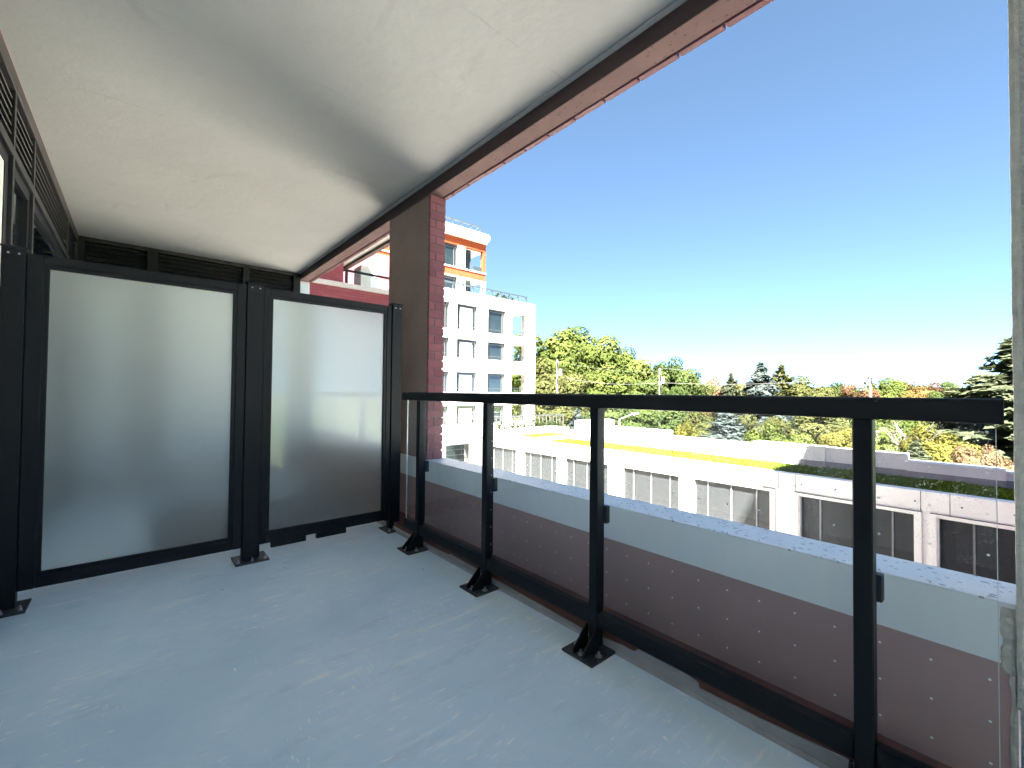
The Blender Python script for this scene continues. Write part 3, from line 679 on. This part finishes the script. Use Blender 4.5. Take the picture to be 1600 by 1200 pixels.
# penthouse
YP = 34.0
pedges = [14.0, 17.6, 19.7, 20.2, 22.54]
pz = [(10.2, 11.93), (12.80, 14.90)]
box('penthouse_band', (14.0, 25.8), (YP, YP+0.4), (14.90, 15.66), 'orange_brick', wb)
box('penthouse_band', (14.0, 25.8), (YP, YP+0.4), (11.96, 12.70), 'orange_brick', wb)
box('penthouse_sill', (14.0, 25.86), (YP-0.08, YP+0.4), (12.701, 12.80), 'stone', wb)
box('penthouse_sill', (14.0, 25.84), (YP-0.05, YP+0.4), (11.9, 11.959), 'stone', wb)
for (a, b) in pz:
    for (x0, x1, mt) in ((14.0, 17.6, 'orange_brick'), (19.7, 20.2, 'stucco'), (22.54, 23.37, 'stucco'), (25.46, 25.8, 'orange_brick' if a > 12 else 'stucco')):
        box('penthouse_pier', (x0, x1), (YP+0.002, YP+0.398), (a, b-0.001), mt, wb)
    window(wb, 17.6, 19.7, a, b-0.002, YP+0.18, 'glass'); window(wb, 20.2, 22.54, a, b-0.002, YP+0.18, 'glass'); window(wb, 23.38, 24.35, a, b-0.002, YP+0.5, 'glass')
    railing('penthouse_rail', wb, 24.4, 25.45, YP+0.15, a, a+0.55, 5)
    box('penthouse_ceiling', (23.37, 25.79), (YP+0.399, YP+4), (b+0.001, b+0.05), 'stucco', wb)
box('penthouse_body', (14.0, 23.36), (YP+0.9, 48), (10.1, 15.6), 'stucco', wb)
box('penthouse_rear', (23.362, 25.79), (YP+4.01, 48), (10.1, 15.6), 'stucco', wb)
for (d, z0, z1) in ((0.12, 15.661, 15.80), (0.28, 15.80, 16.12), (0.5, 16.12, 16.3), (0.58, 16.3, 16.45)):
    V = [(14.0, YP-d), (25.8-0.3, YP-d)]+[(25.5+(0.3+d)*math.sin(a), YP+0.3-(0.3+d)*math.cos(a)) for a in np.linspace(0.2, math.pi/2, 7)]+[(25.8+d, 48), (14.0, 48)]
    prism('cornice', V, 'z', z0, z1-0.001, 'cornice' if z0 < 16 else 'stucco', wb)
railing('roof_rail', wb, 14.5, 25.3, YP+0.1, 16.45, 17.35, 11)
boxes('roof_rail', [((25.25, 25.3), (YP+0.15, 40), (17.29, 17.35)), ((25.25, 25.3), (36, 36.05), (16.45, 17.29))], 'rail_blue', wb)

# ================================================================== PODIUM WITH GREEN ROOF
pd = thing('podium_building', (26, 10, GROUND), 'low pale concrete podium with grey screened openings and a green roof', 'building')
XD = 23.0; ZR = -2.55
ops = [(-7.55, -3.85), (-2.85, 0.85+1.05), (2.6, 6.43), (7.69, 11.44), (12.27, 16.02), (17.1, 20.85), (21.62, 25.21), (26.02, 29.8)]
zo0, zo1 = -6.6, -3.5
ed = [-40]+[q for o in ops for q in o]+[31.6]
box('upper_band', (XD, XD+0.4), (-40, 31.6), (zo1, ZR), 'podium', pd)
box('lower_band', (XD, XD+0.4), (-40, 31.6), (GROUND, zo0), 'podium', pd)
for i in range(0, len(ed), 2): box('column', (XD+0.0015, XD+0.398), (ed[i], ed[i+1]), (zo0, zo1), 'podium', pd)
for (a, b) in ops:
    boxes('opening_trim', [((XD-0.05, XD), (a-0.22, a-0.06), (zo0, zo1+0.14)), ((XD-0.05, XD), (b+0.06, b+0.22), (zo0, zo1+0.14)), ((XD-0.05, XD), (a-0.06, b+0.06), (zo1+0.05, zo1+0.14))], 'podium', pd)
    boxes('trim_dark_strip', [((XD-0.052, XD-0.004), (a-0.24, b+0.24), (zo1+0.141, zo1+0.165))], 'joint', pd)  # dark strip along the top of the opening trim
    box('screen_back', (XD+0.42, XD+0.46), (a-0.1, b+0.1), (zo0, zo1+0.1), 'void', pd)
    fr = [0, .17, .49, .81, 1.0]
    for q in range(4):
        ya, yb = a+(b-a)*fr[q], a+(b-a)*fr[q+1]
        box('screen_panel', (XD+0.2, XD+0.23), (ya+0.03, yb-0.03), (zo0, zo1-0.0005), 'mesh_panel', pd)
    boxes('screen_mullion', [((XD+0.16, XD+0.25), (a+(b-a)*f-0.03, a+(b-a)*f+0.03), (zo0, zo1-0.001)) for f in fr[1:-1]], 'galv', pd)
jl = [((XD-0.003, XD), (y-0.012, y+0.012), (zo1+0.17, ZR-0.002)) for y in (29.9, 25.6, 21.2, 16.9, 12.0, 10.9, 7.3, 6.6, 2.4, 1.6, -3.0)]
boxes('panel_joint', jl, 'joint', pd, 'stuff')
V, F = [], []
yy = 30.5
while yy > -8:
    for z in (ZR-0.42,):
        o_ = len(V); V += [(XD-0.004, yy+0.035*math.cos(k*math.pi/3), z+0.035*math.sin(k*math.pi/3)) for k in range(6)]; F.append(tuple(o_+q for q in range(6)))
    yy -= 1.27
for (a, b), (c, d) in zip(ops[:-1], ops[1:]):
    for k in range(3):
        z = -3.9-k*0.75; yy = (b+c)/2+0.15
        o_ = len(V); V += [(XD-0.004, yy+0.03*math.cos(q*math.pi/3), z+0.03*math.sin(q*math.pi/3)) for q in range(6)]; F.append(tuple(o_+q for q in range(6)))
meshobj('tie_holes', V, F, 'joint', pd, V[0], 'stuff')
# roof: kerb, planting tray, gravel strip, stepped back parapet
box('roof_slab', (XD+0.4, 33), (-40, 31.59), (-3.2, -2.85), 'podium', pd)
box('roof_border', (XD+0.401, 24.45), (23.6, 31.59), (-2.849, ZR-0.001), 'podium', pd)
box('roof_kerb', (XD+0.401, XD+0.5), (-40, 23.599), (-2.849, ZR-0.001), 'podium', pd)
box('roof_border', (24.451, 33), (23.6, 25.45), (-2.849, ZR-0.002), 'podium', pd)
box('roof_border', (24.451, 33), (28.35, 31.58), (-2.849, ZR-0.003), 'podium', pd)
box('gravel_strip', (26.45, 27.3), (-40, 23.59), (-2.849, -2.68), 'gravel', pd)
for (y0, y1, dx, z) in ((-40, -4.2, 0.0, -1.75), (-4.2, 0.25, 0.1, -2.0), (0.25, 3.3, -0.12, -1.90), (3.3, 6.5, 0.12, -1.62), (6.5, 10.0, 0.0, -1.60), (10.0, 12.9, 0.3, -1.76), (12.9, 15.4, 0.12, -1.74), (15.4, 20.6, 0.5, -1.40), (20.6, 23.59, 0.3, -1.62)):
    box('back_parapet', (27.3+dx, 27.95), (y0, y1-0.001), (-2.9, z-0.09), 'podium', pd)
    box('foot_band', (27.285+dx, 27.299+dx), (y0+0.003, y1-0.003), (-2.7, -2.36), 'foot_band', pd)  # darker grey band along the parapet foot
    box('parapet_cap', (27.26+dx, 28.0), (y0, y1-0.002), (z-0.089, z), 'podium', pd, 0.008)
# skylight pit and block by the white building
box('pit_floor', (24.451, 31.3), (25.451, 28.349), (-2.849, -2.75), 'gravel', pd)
prism('white_block', [(23.62, -2.55), (25.3, -2.55), (25.3, -1.35), (24.9, -1.25), (23.62, -1.25)], 'x', 29.2, 32.6, 'podium', pd)
box('terrace_step', (19.6, 32.8), (29.2, 31.58), (ZR-0.004, -2.32), 'podium', pd, 0.01)
box('front_wall', (12.0, XD-0.001), (31.6, 31.99), (GROUND, -2.3), 'podium', pd)
box('front_ledge', (12.0, XD+0.02), (31.3, 31.599), (-2.75, -2.45), 'podium', pd)
boxes('front_window', [((19.9, 22.3), (31.55, 31.61), (-5.2, -3.45))], 'grey_frame', pd)
for k in range(4): box('window_strip', (19.95, 21.75), (31.53, 31.549), (-5.15+k*0.43, -4.78+k*0.43), 'pane', pd)
for k in range(3): box('window_strip', (21.8, 22.25), (31.53, 31.549), (-5.15+k*0.56, -4.65+k*0.56), 'pane', pd)
trl = railing('terrace_fence', pd, 23.2, 32.4, 29.5, -2.32, -0.98, 20, 'grey_frame', 0.06)

# ================================================================== VEGETATION
def leafmesh(name, P, size, tint, mats, flat=0.0, elong=1.0, out=None):
    """P: Nx3 points; each becomes one randomly turned leaf-clump quad"""
    n = len(P)
    nr = RNG.normal(size=(n, 3)); nr[:, 2] = nr[:, 2]*(1-flat)+flat*1.5
    nr /= np.linalg.norm(nr, axis=1)[:, None]
    if out is not None:
        nr = out*1.0+nr*0.5; nr /= np.linalg.norm(nr, axis=1)[:, None]
    a = np.cross(nr, RNG.normal(size=(n, 3))); a /= np.linalg.norm(a, axis=1)[:, None]
    b = np.cross(nr, a)
    s = (size*RNG.uniform(.6, 1.35, n))[:, None]
    k = 0.5
    q = np.stack([P-a*s*elong, P-b*s*k+nr*s*.15, P+a*s*elong, P+b*s*k+nr*s*.15], axis=1).reshape(-1, 3)
    me = bpy.data.meshes.new(name)
    me.vertices.add(4*n); me.loops.add(4*n); me.polygons.add(n)
    me.vertices.foreach_set('co', q.astype(np.float32).ravel())
    me.loops.foreach_set('vertex_index', np.arange(4*n, dtype=np.int32))
    me.polygons.foreach_set('loop_start', np.arange(0, 4*n, 4, dtype=np.int32))
    me.update(calc_edges=True)
    at = me.attributes.new('tint', 'FLOAT', 'FACE'); at.data.foreach_set('value', np.clip(tint, 0, 1).astype(np.float32))
    me.materials.append(mats); return me
def sphere_pts(n):
    v = RNG.normal(size=(n, 3)); return v/np.linalg.norm(v, axis=1)[:, None]
def decid_crown(nclump, nleaf, leaf=0.30):
    """crown 10 m wide, 10 m tall, base at z=0; uneven clumps on boughs"""
    P, T, OUT = [], [], []
    cen = []
    while len(cen) < nclump:
        c = sphere_pts(1)[0]*RNG.uniform(.35, 1)**.5
        c = c*np.array([4.2, 4.2, 4.3])+np.array([0, 0, 5.0])
        if c[2] < 3.5 and math.hypot(c[0], c[1]) > 3.2: continue
        cen.append(c)
    for c in cen:
        r = RNG.uniform(.75, 1.7); m = int(nleaf/nclump*(r/1.2)**2)
        v = sphere_pts(m)*(RNG.uniform(.55, 1.05, m)**.6)[:, None]*np.array([r*1.1, r*1.1, r*.8])
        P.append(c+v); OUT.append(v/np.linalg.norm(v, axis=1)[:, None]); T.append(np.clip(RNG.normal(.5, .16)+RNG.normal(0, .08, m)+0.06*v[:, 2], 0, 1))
    P = np.concatenate(P); G = P-np.array([0, 0, 4.2]); G /= np.linalg.norm(G, axis=1)[:, None]
    O = np.concatenate(OUT)*.6+G*.6
    return P, np.concatenate(T), O
def spruce_crown(layers, per, h=12.0, r=3.2):
    P, T = [], []
    for L in range(layers):
        f = L/(layers-1); z = 0.4+f*(h-0.5); rad = r*(1-f)**.85+0.12
        nb = max(4, int(13*(1-f)+4)); dzl = (h-0.5)/(layers-1)
        for k in range(nb):
            a = RNG.uniform(0, 2*math.pi); ln = rad*RNG.uniform(.65, 1.12); m = int(per*(ln/r)+10)
            t_ = RNG.uniform(0.1, 1, m)**.7
            w = 0.30*ln*(1-t_*0.75)
            side = RNG.normal(0, 1, m)*w*.55
            droop = -0.28*t_*ln*(1-0.5*f)+0.12*t_**3*ln
            x = np.cos(a)*ln*t_-np.sin(a)*side; y = np.sin(a)*ln*t_+np.cos(a)*side
            P.append(np.stack([x, y, z+RNG.uniform(-.9, .9)*dzl*(1-f*.8)+droop+RNG.normal(0, .12, m)], 1))
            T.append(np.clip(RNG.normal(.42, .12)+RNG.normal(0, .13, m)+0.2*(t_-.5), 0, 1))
    return np.concatenate(P), np.concatenate(T)
PROTO = {}
for k in range(4):
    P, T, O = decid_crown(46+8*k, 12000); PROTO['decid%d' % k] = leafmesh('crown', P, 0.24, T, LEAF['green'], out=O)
for k in range(2):
    P, T, O = decid_crown(26, 5200); P[:, 2] *= 0.8; PROTO['sparse%d' % k] = leafmesh('crown', P, 0.20, T, LEAF['olive'], out=O)
for k in range(3):
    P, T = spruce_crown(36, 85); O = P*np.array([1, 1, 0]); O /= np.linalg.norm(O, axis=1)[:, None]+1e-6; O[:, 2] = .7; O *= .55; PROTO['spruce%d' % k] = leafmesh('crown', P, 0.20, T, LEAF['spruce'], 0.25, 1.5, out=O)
P, T = spruce_crown(20, 80, 12, 4.2); PROTO['pine0'] = leafmesh('crown', P, 0.26, T, LEAF['spruce'], 0.1, 1.3)
def trunk_mesh(h, r, limbs, spread, mat, twigs=0):
    V, F = [], []
    def tube(pts, rr, n=6):
        b0 = len(V)
        for i, p in enumerate(pts):
            p = Vector(p); d = (Vector(pts[min(i+1, len(pts)-1)])-Vector(pts[max(i-1, 0)])).normalized()
            a = d.orthogonal().normalized(); c = d.cross(a)
            for k in range(n): V.append(tuple(p+(a*math.cos(2*math.pi*k/n)+c*math.sin(2*math.pi*k/n))*rr[i]))
            if i:
                for k in range(n): F.append((b0+(i-1)*n+k, b0+(i-1)*n+(k+1) % n, b0+i*n+(k+1) % n, b0+i*n+k))
    pts = [(random.uniform(-.1, .1)*i, random.uniform(-.1, .1)*i, h*i/5) for i in range(6)]
    tube(pts, [r*(1-0.15*i) for i in range(6)])
    for k in range(limbs):
        z = h*random.uniform(.35, .95); a = random.uniform(0, 6.28); L = spread*random.uniform(.6, 1.1)
        p = [(math.cos(a)*L*t_, math.sin(a)*L*t_, z+L*(0.9*t_+0.2*t_*t_)) for t_ in (0, .35, .7, 1)]
        tube(p, [r*.42, r*.32, r*.2, r*.07], 5)
        for q in range(twigs):
            s0 = Vector(p[2]).lerp(Vector(p[3]), random.random()*.9) if q % 2 else Vector(p[1]).lerp(Vector(p[2]), random.random())
            d = Vector((random.uniform(-1, 1), random.uniform(-1, 1), random.uniform(.3, 1.3))).normalized()*L*.45
            tube([s0, s0+d*.5+Vector((0, 0, .05)), s0+d], [r*.16, r*.1, r*.04], 4)
    me = bpy.data.meshes.new('trunk'); me.from_pydata(V, [], F); me.materials.append(mat); return me
TR = {'decid': [trunk_mesh(7, .32, 9, 3.4, M['bark']) for _ in range(2)], 'spruce': [trunk_mesh(11.5, .2, 0, 0, M['bark'])], 'bare': [trunk_mesh(7.5, .16, 16, 2.6, M['pale_bark'], 7)]}
def tree(name, px, topy, d, proto, leaf, wpx, label, group, cat='tree', trunk='decid', crown_frac=0.72):
    top = pix(px, topy, d); H = top.z-GROUND
    root = thing(name, (top.x, top.y, GROUND), label, cat, group)
    W = wpx/677.9*d
    me = PROTO[proto]
    pw, ph = {'d': (10.0, 9.9), 's': (10.0, 8.0) if proto.startswith('sparse') else (6.4, 12.0), 'p': (8.4, 12.0)}[proto[0]]
    ch = H*crown_frac
    c = bpy.data.objects.new('crown', me); COL.objects.link(c); c.parent = root
    c.scale = (W/pw, W/pw, ch/ph); c.location = (0, 0, H-ch); c.rotation_euler = (0, 0, random.uniform(0, 6.28))
    c.material_slots[0].link = 'OBJECT'; c.material_slots[0].material = LEAF[leaf]
    tm = random.choice(TR[trunk]); tk = bpy.data.objects.new('trunk', tm); COL.objects.link(tk); tk.parent = root
    th = {'decid': 7, 'spruce': 11.5, 'bare': 7.5}[trunk]
    tk.scale = (H/16, H/16, (H*0.62 if trunk == 'decid' else H*0.93)/th)
    return root
WOOD = 'trees beyond the podium roof'
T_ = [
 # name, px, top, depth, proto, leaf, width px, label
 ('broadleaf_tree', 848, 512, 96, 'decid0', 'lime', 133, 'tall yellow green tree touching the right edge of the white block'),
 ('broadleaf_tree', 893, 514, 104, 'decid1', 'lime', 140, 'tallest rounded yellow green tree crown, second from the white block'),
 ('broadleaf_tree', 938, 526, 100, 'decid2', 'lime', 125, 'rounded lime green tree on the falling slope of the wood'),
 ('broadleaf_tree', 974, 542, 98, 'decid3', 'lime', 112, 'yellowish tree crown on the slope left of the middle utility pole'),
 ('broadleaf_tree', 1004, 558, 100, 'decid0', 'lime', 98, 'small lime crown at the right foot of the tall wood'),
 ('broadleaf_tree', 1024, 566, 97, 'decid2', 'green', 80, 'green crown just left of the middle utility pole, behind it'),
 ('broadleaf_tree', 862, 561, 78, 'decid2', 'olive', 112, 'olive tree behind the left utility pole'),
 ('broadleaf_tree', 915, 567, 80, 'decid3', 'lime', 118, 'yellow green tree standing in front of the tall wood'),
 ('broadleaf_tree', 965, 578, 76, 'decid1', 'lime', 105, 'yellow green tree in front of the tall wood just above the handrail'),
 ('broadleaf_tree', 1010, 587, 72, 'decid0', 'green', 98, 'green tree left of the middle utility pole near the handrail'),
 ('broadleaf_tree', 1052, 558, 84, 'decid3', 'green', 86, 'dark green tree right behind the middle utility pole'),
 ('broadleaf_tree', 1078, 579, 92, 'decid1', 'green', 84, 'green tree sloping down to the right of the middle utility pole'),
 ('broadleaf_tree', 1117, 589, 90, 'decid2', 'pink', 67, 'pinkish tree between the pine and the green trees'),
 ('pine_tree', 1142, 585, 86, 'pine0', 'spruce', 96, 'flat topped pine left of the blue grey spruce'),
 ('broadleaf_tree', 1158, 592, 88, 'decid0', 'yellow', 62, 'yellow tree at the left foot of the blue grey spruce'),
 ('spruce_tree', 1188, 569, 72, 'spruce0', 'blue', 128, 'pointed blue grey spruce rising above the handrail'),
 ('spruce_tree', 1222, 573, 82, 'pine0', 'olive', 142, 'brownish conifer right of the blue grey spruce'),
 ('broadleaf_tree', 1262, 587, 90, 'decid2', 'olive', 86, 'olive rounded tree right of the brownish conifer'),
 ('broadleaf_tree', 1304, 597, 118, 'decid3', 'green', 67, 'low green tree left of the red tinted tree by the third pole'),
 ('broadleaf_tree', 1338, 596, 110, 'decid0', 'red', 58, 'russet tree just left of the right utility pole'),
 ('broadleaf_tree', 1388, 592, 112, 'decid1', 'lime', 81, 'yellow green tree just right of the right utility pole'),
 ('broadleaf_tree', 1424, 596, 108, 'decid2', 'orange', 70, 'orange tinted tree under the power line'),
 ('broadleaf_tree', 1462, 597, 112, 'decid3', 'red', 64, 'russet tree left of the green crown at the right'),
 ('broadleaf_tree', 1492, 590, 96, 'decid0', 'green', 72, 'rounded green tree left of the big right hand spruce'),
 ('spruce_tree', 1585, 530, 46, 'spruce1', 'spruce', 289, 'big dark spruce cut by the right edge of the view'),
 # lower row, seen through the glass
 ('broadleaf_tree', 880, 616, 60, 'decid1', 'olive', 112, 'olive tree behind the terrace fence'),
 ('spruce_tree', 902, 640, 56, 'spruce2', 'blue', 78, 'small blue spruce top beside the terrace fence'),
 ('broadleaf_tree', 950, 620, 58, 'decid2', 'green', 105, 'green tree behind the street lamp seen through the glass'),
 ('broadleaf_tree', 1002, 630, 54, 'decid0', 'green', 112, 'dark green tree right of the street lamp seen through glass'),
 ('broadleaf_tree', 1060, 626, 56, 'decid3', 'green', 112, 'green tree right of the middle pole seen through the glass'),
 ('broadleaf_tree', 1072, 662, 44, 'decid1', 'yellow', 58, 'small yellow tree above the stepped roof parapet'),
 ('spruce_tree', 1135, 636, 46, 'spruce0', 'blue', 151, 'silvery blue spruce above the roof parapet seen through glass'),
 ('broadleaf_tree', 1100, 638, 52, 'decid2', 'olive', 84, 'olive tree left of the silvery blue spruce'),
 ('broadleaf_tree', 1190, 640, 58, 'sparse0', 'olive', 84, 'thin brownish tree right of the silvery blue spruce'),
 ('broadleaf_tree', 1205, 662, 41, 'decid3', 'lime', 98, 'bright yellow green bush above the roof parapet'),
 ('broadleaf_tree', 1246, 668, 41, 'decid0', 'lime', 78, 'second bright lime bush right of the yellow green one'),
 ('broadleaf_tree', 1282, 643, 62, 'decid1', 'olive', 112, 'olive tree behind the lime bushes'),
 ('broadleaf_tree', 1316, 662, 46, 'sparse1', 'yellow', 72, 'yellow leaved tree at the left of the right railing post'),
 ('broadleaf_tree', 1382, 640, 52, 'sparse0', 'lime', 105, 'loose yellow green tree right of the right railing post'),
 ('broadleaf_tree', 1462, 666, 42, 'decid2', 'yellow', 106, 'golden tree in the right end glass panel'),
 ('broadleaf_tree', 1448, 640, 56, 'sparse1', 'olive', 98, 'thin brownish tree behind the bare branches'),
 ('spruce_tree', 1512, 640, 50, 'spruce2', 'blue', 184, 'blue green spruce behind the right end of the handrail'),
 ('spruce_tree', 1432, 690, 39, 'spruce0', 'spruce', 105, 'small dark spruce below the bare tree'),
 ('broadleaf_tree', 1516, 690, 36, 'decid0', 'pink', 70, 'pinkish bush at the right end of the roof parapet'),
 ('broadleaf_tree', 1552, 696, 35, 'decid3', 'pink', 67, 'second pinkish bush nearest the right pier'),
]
for a in T_:
    tr = tree(*a, WOOD, 'bush' if 'bush' in a[7] else 'tree', 'spruce' if a[4][0] in 'p' or a[4].startswith('spruce') else 'decid',
              0.95 if a[4][0] == 'p' or a[4].startswith('spruce') else (0.9 if a[3] < 60 else 0.78))
# one bare pale tree
bt_top = pix(1418, 640, 44); bt = thing('bare_tree', (bt_top.x, bt_top.y, GROUND), 'bare pale branched tree above the roof parapet at right', 'tree', WOOD)
tk = bpy.data.objects.new('trunk', TR['bare'][0]); COL.objects.link(tk); tk.parent = bt; s_ = (bt_top.z-GROUND)/10.5; tk.scale = (s_, s_, s_)
# far wood closing the horizon
P, T = [], []
for k in range(70):
    px = 780+k*14+random.uniform(-6, 6); d = random.uniform(135, 190)
    c = pix(px, 612+random.uniform(-6, 6), d); r = random.uniform(4.5, 8)
    m_ = 420; v = sphere_pts(m_)*np.array([r, r, r*.9])*(RNG.uniform(.6, 1, m_))[:, None]
    P.append(np.array(c)-np.array([0, 0, r*.5])+v); T.append(np.clip(RNG.normal(.5, .2)+RNG.normal(0, .12, m_), 0, 1))
    m_ = 260; P.append(np.stack([c.x+RNG.normal(0, r*.6, m_), c.y+RNG.normal(0, r*.6, m_), RNG.uniform(GROUND, c.z, m_)], 1)); T.append(np.clip(RNG.normal(.4, .15, m_), 0, 1))
P = np.concatenate(P); T = np.concatenate(T)
fw = link('far_wood', leafmesh('far_wood', P, 0.55, T, LEAF['olive']), None, None, (0, 0, 0), 'stuff')
tag(fw, 'distant autumn wood closing the horizon', 'wood')

# sedum carpet of the podium roof
n = 44000
P = np.stack([RNG.uniform(23.52, 26.46, n), RNG.uniform(-9, 23.55, n), np.zeros(n)], 1)
patch = np.sin(P[:, 1]*1.7+np.sin(P[:, 0]*2.1)*1.5)*.5+np.sin(P[:, 1]*.43+1)*.5
P[:, 2] = -2.64+RNG.uniform(0, .10, n)+0.03*patch
T = .5+.2*patch+RNG.normal(0, .15, n)
sd = link('sedum_carpet', leafmesh('sedum_carpet', P, 0.075, T, LEAF['sedum'], 0.35), None, None, (0, 0, 0), 'stuff')
tag(sd, 'yellow green sedum carpet on the podium roof', 'green roof')
box('sedum_tray', (23.501, 26.449), (-40, 23.595), (-2.849, -2.64), 'sedum_soil', pd)
n = 2600
P = np.stack([RNG.uniform(24.6, 29.1, n), RNG.uniform(25.6, 28.2, n), -2.72+RNG.uniform(0, .16, n)], 1)
sp = link('pit_planting', leafmesh('pit_planting', P, 0.1, RNG.normal(.5, .2, n), LEAF['sedum'], 0.2), None, None, (0, 0, 0), 'stuff')
tag(sp, 'low planting in the roof pit near the white block', 'planting')
# clipped shrubs along the terrace fence
P, T, O = decid_crown(9, 700, .2); P = P*np.array([.075, .075, .085]); shrub_me = leafmesh('shrub', P, 0.055, T, LEAF['green'])
for k in range(14):
    x = 24.0+k*0.58
    r_ = bpy.data.objects.new('terrace_shrub', shrub_me); COL.objects.link(r_); r_.location = (x, 29.28, -2.33); r_.rotation_euler = (0, 0, k*1.3)
    s_ = random.uniform(.7, 1.1); r_.scale = (s_, s_, s_)
    tag(r_, 'small green shrub in the row along the terrace fence', 'shrub', 'shrubs along the terrace fence')
for k, x in enumerate((26.4, 27.2, 28.1)):
    r_ = bpy.data.objects.new('roof_plant', shrub_me); COL.objects.link(r_); r_.location = (x, 32.9, 10.1); r_.rotation_euler = (0, 0, k*2.1); r_.scale = (1, 1, .8)
    tag(r_, 'small green plant behind the roof terrace rail of the white block', 'plant', 'plants on the roof terrace')

# ================================================================== POLES, WIRES, LAMP
def upole(px, ty, d, label, arms):
    top = pix(px, ty, d)
    r = thing('utility_pole', (top.x, top.y, GROUND), label, 'pole', 'utility poles along the street')
    cyl('shaft', (top.x, top.y, GROUND), (top.x, top.y, top.z), 0.24, 0.15, 'pole', r, 10)
    dx = Vector((1, 0.75, 0)).normalized()
    ends = []
    for dz, w in arms:
        a = Vector((top.x, top.y, top.z-dz))
        cyl('crossarm', a-dx*w, a+dx*w, 0.07, 0.07, 'pole', r, 6)
        for s in (-1, -.5, .5, 1):
            q = a+dx*w*s*.95; cyl('insulator', q+Vector((0, 0, .07)), q+Vector((0, 0, .3)), 0.05, 0.035, 'galv', r, 6); ends.append(q+Vector((0, 0, .3)))
    if len(arms) > 1:
        a = Vector((top.x+.3, top.y-.3, top.z-2.2)); cyl('transformer', a, a+Vector((0, 0, 0.9)), .24, .24, 'galv', r, 10)
    return r, top, ends
p1, t1, e1 = upole(871, 562, 60, 'wooden utility pole nearest the white block', [(0.5, 1.5), (2.6, 0.8)])
p2, t2, e2 = upole(1031, 575, 62, 'wooden utility pole in the middle with two crossarms', [(0.9, 1.0), (2.4, 1.5)])
p3, t3, e3 = upole(1360, 584, 58, 'wooden utility pole right of the middle above the handrail', [(0.6, .9)])
p4, t4, e4 = upole(915, 591, 84, 'thin far utility pole in front of the yellow green wood', [(0.5, 1.0)])
def wire(p, q, sag, label, r=0.010):
    p, q = Vector(p), Vector(q); V, F = [], []
    n = 20
    for i in range(n+1):
        f = i/n; c = p.lerp(q, f)-Vector((0, 0, sag*4*f*(1-f)))
        V += [tuple(c+Vector(o)*r) for o in ((0, 0, 1.2), (.7, .7, -.6), (-.7, -.7, -.6))]
        if i: F += [(3*i-3+k, 3*i-3+(k+1) % 3, 3*i+(k+1) % 3, 3*i+k) for k in range(3)]
    o = meshobj('power_line', V, F, 'wire', None, p); tag(o, label, 'cable', 'power lines between the poles'); return o
far = pix(1720, 603, 56); far2 = pix(1720, 627, 56)
wire(t2, t3, .5, 'top power line between the middle and right poles')
wire(t3, far, .4, 'top power line running right from the right pole')
wire(e2[5], e3[1], .6, 'lower power line between the middle and right poles', 0.015)
wire(e3[2], far2, .5, 'lower power line running right from the right pole', 0.015)
wire(e2[4], e1[6], .6, 'low power line between the left and middle poles', 0.015)
wire(e2[0], e1[1], .5, 'upper power line between the left and middle poles')
lt = pix(968, 654, 40); hd = pix(989, 647, 40)
sl = thing('street_lamp', (lt.x, lt.y, GROUND), 'grey street lamp with a short arm behind the roof parapet', 'lamp')
cyl('post', (lt.x, lt.y, GROUND), (lt.x, lt.y, lt.z), .09, .07, 'galv', sl, 8)
cyl('arm', (lt.x, lt.y, lt.z-.05), hd, .04, .035, 'galv', sl, 6)
d_ = (hd-lt); d_.z = 0; d_.normalize()
lhd = cyl('lamp_head', hd-d_*.15+Vector((0, 0, .02)), hd+d_*.5+Vector((0, 0, .04)), .12, .07, 'galv', sl, 8)
cyl('lens', hd+d_*.1-Vector((0, 0, .10)), hd+d_*.1-Vector((0, 0, .15)), .09, .06, 'lamp_lens', sl, 8)
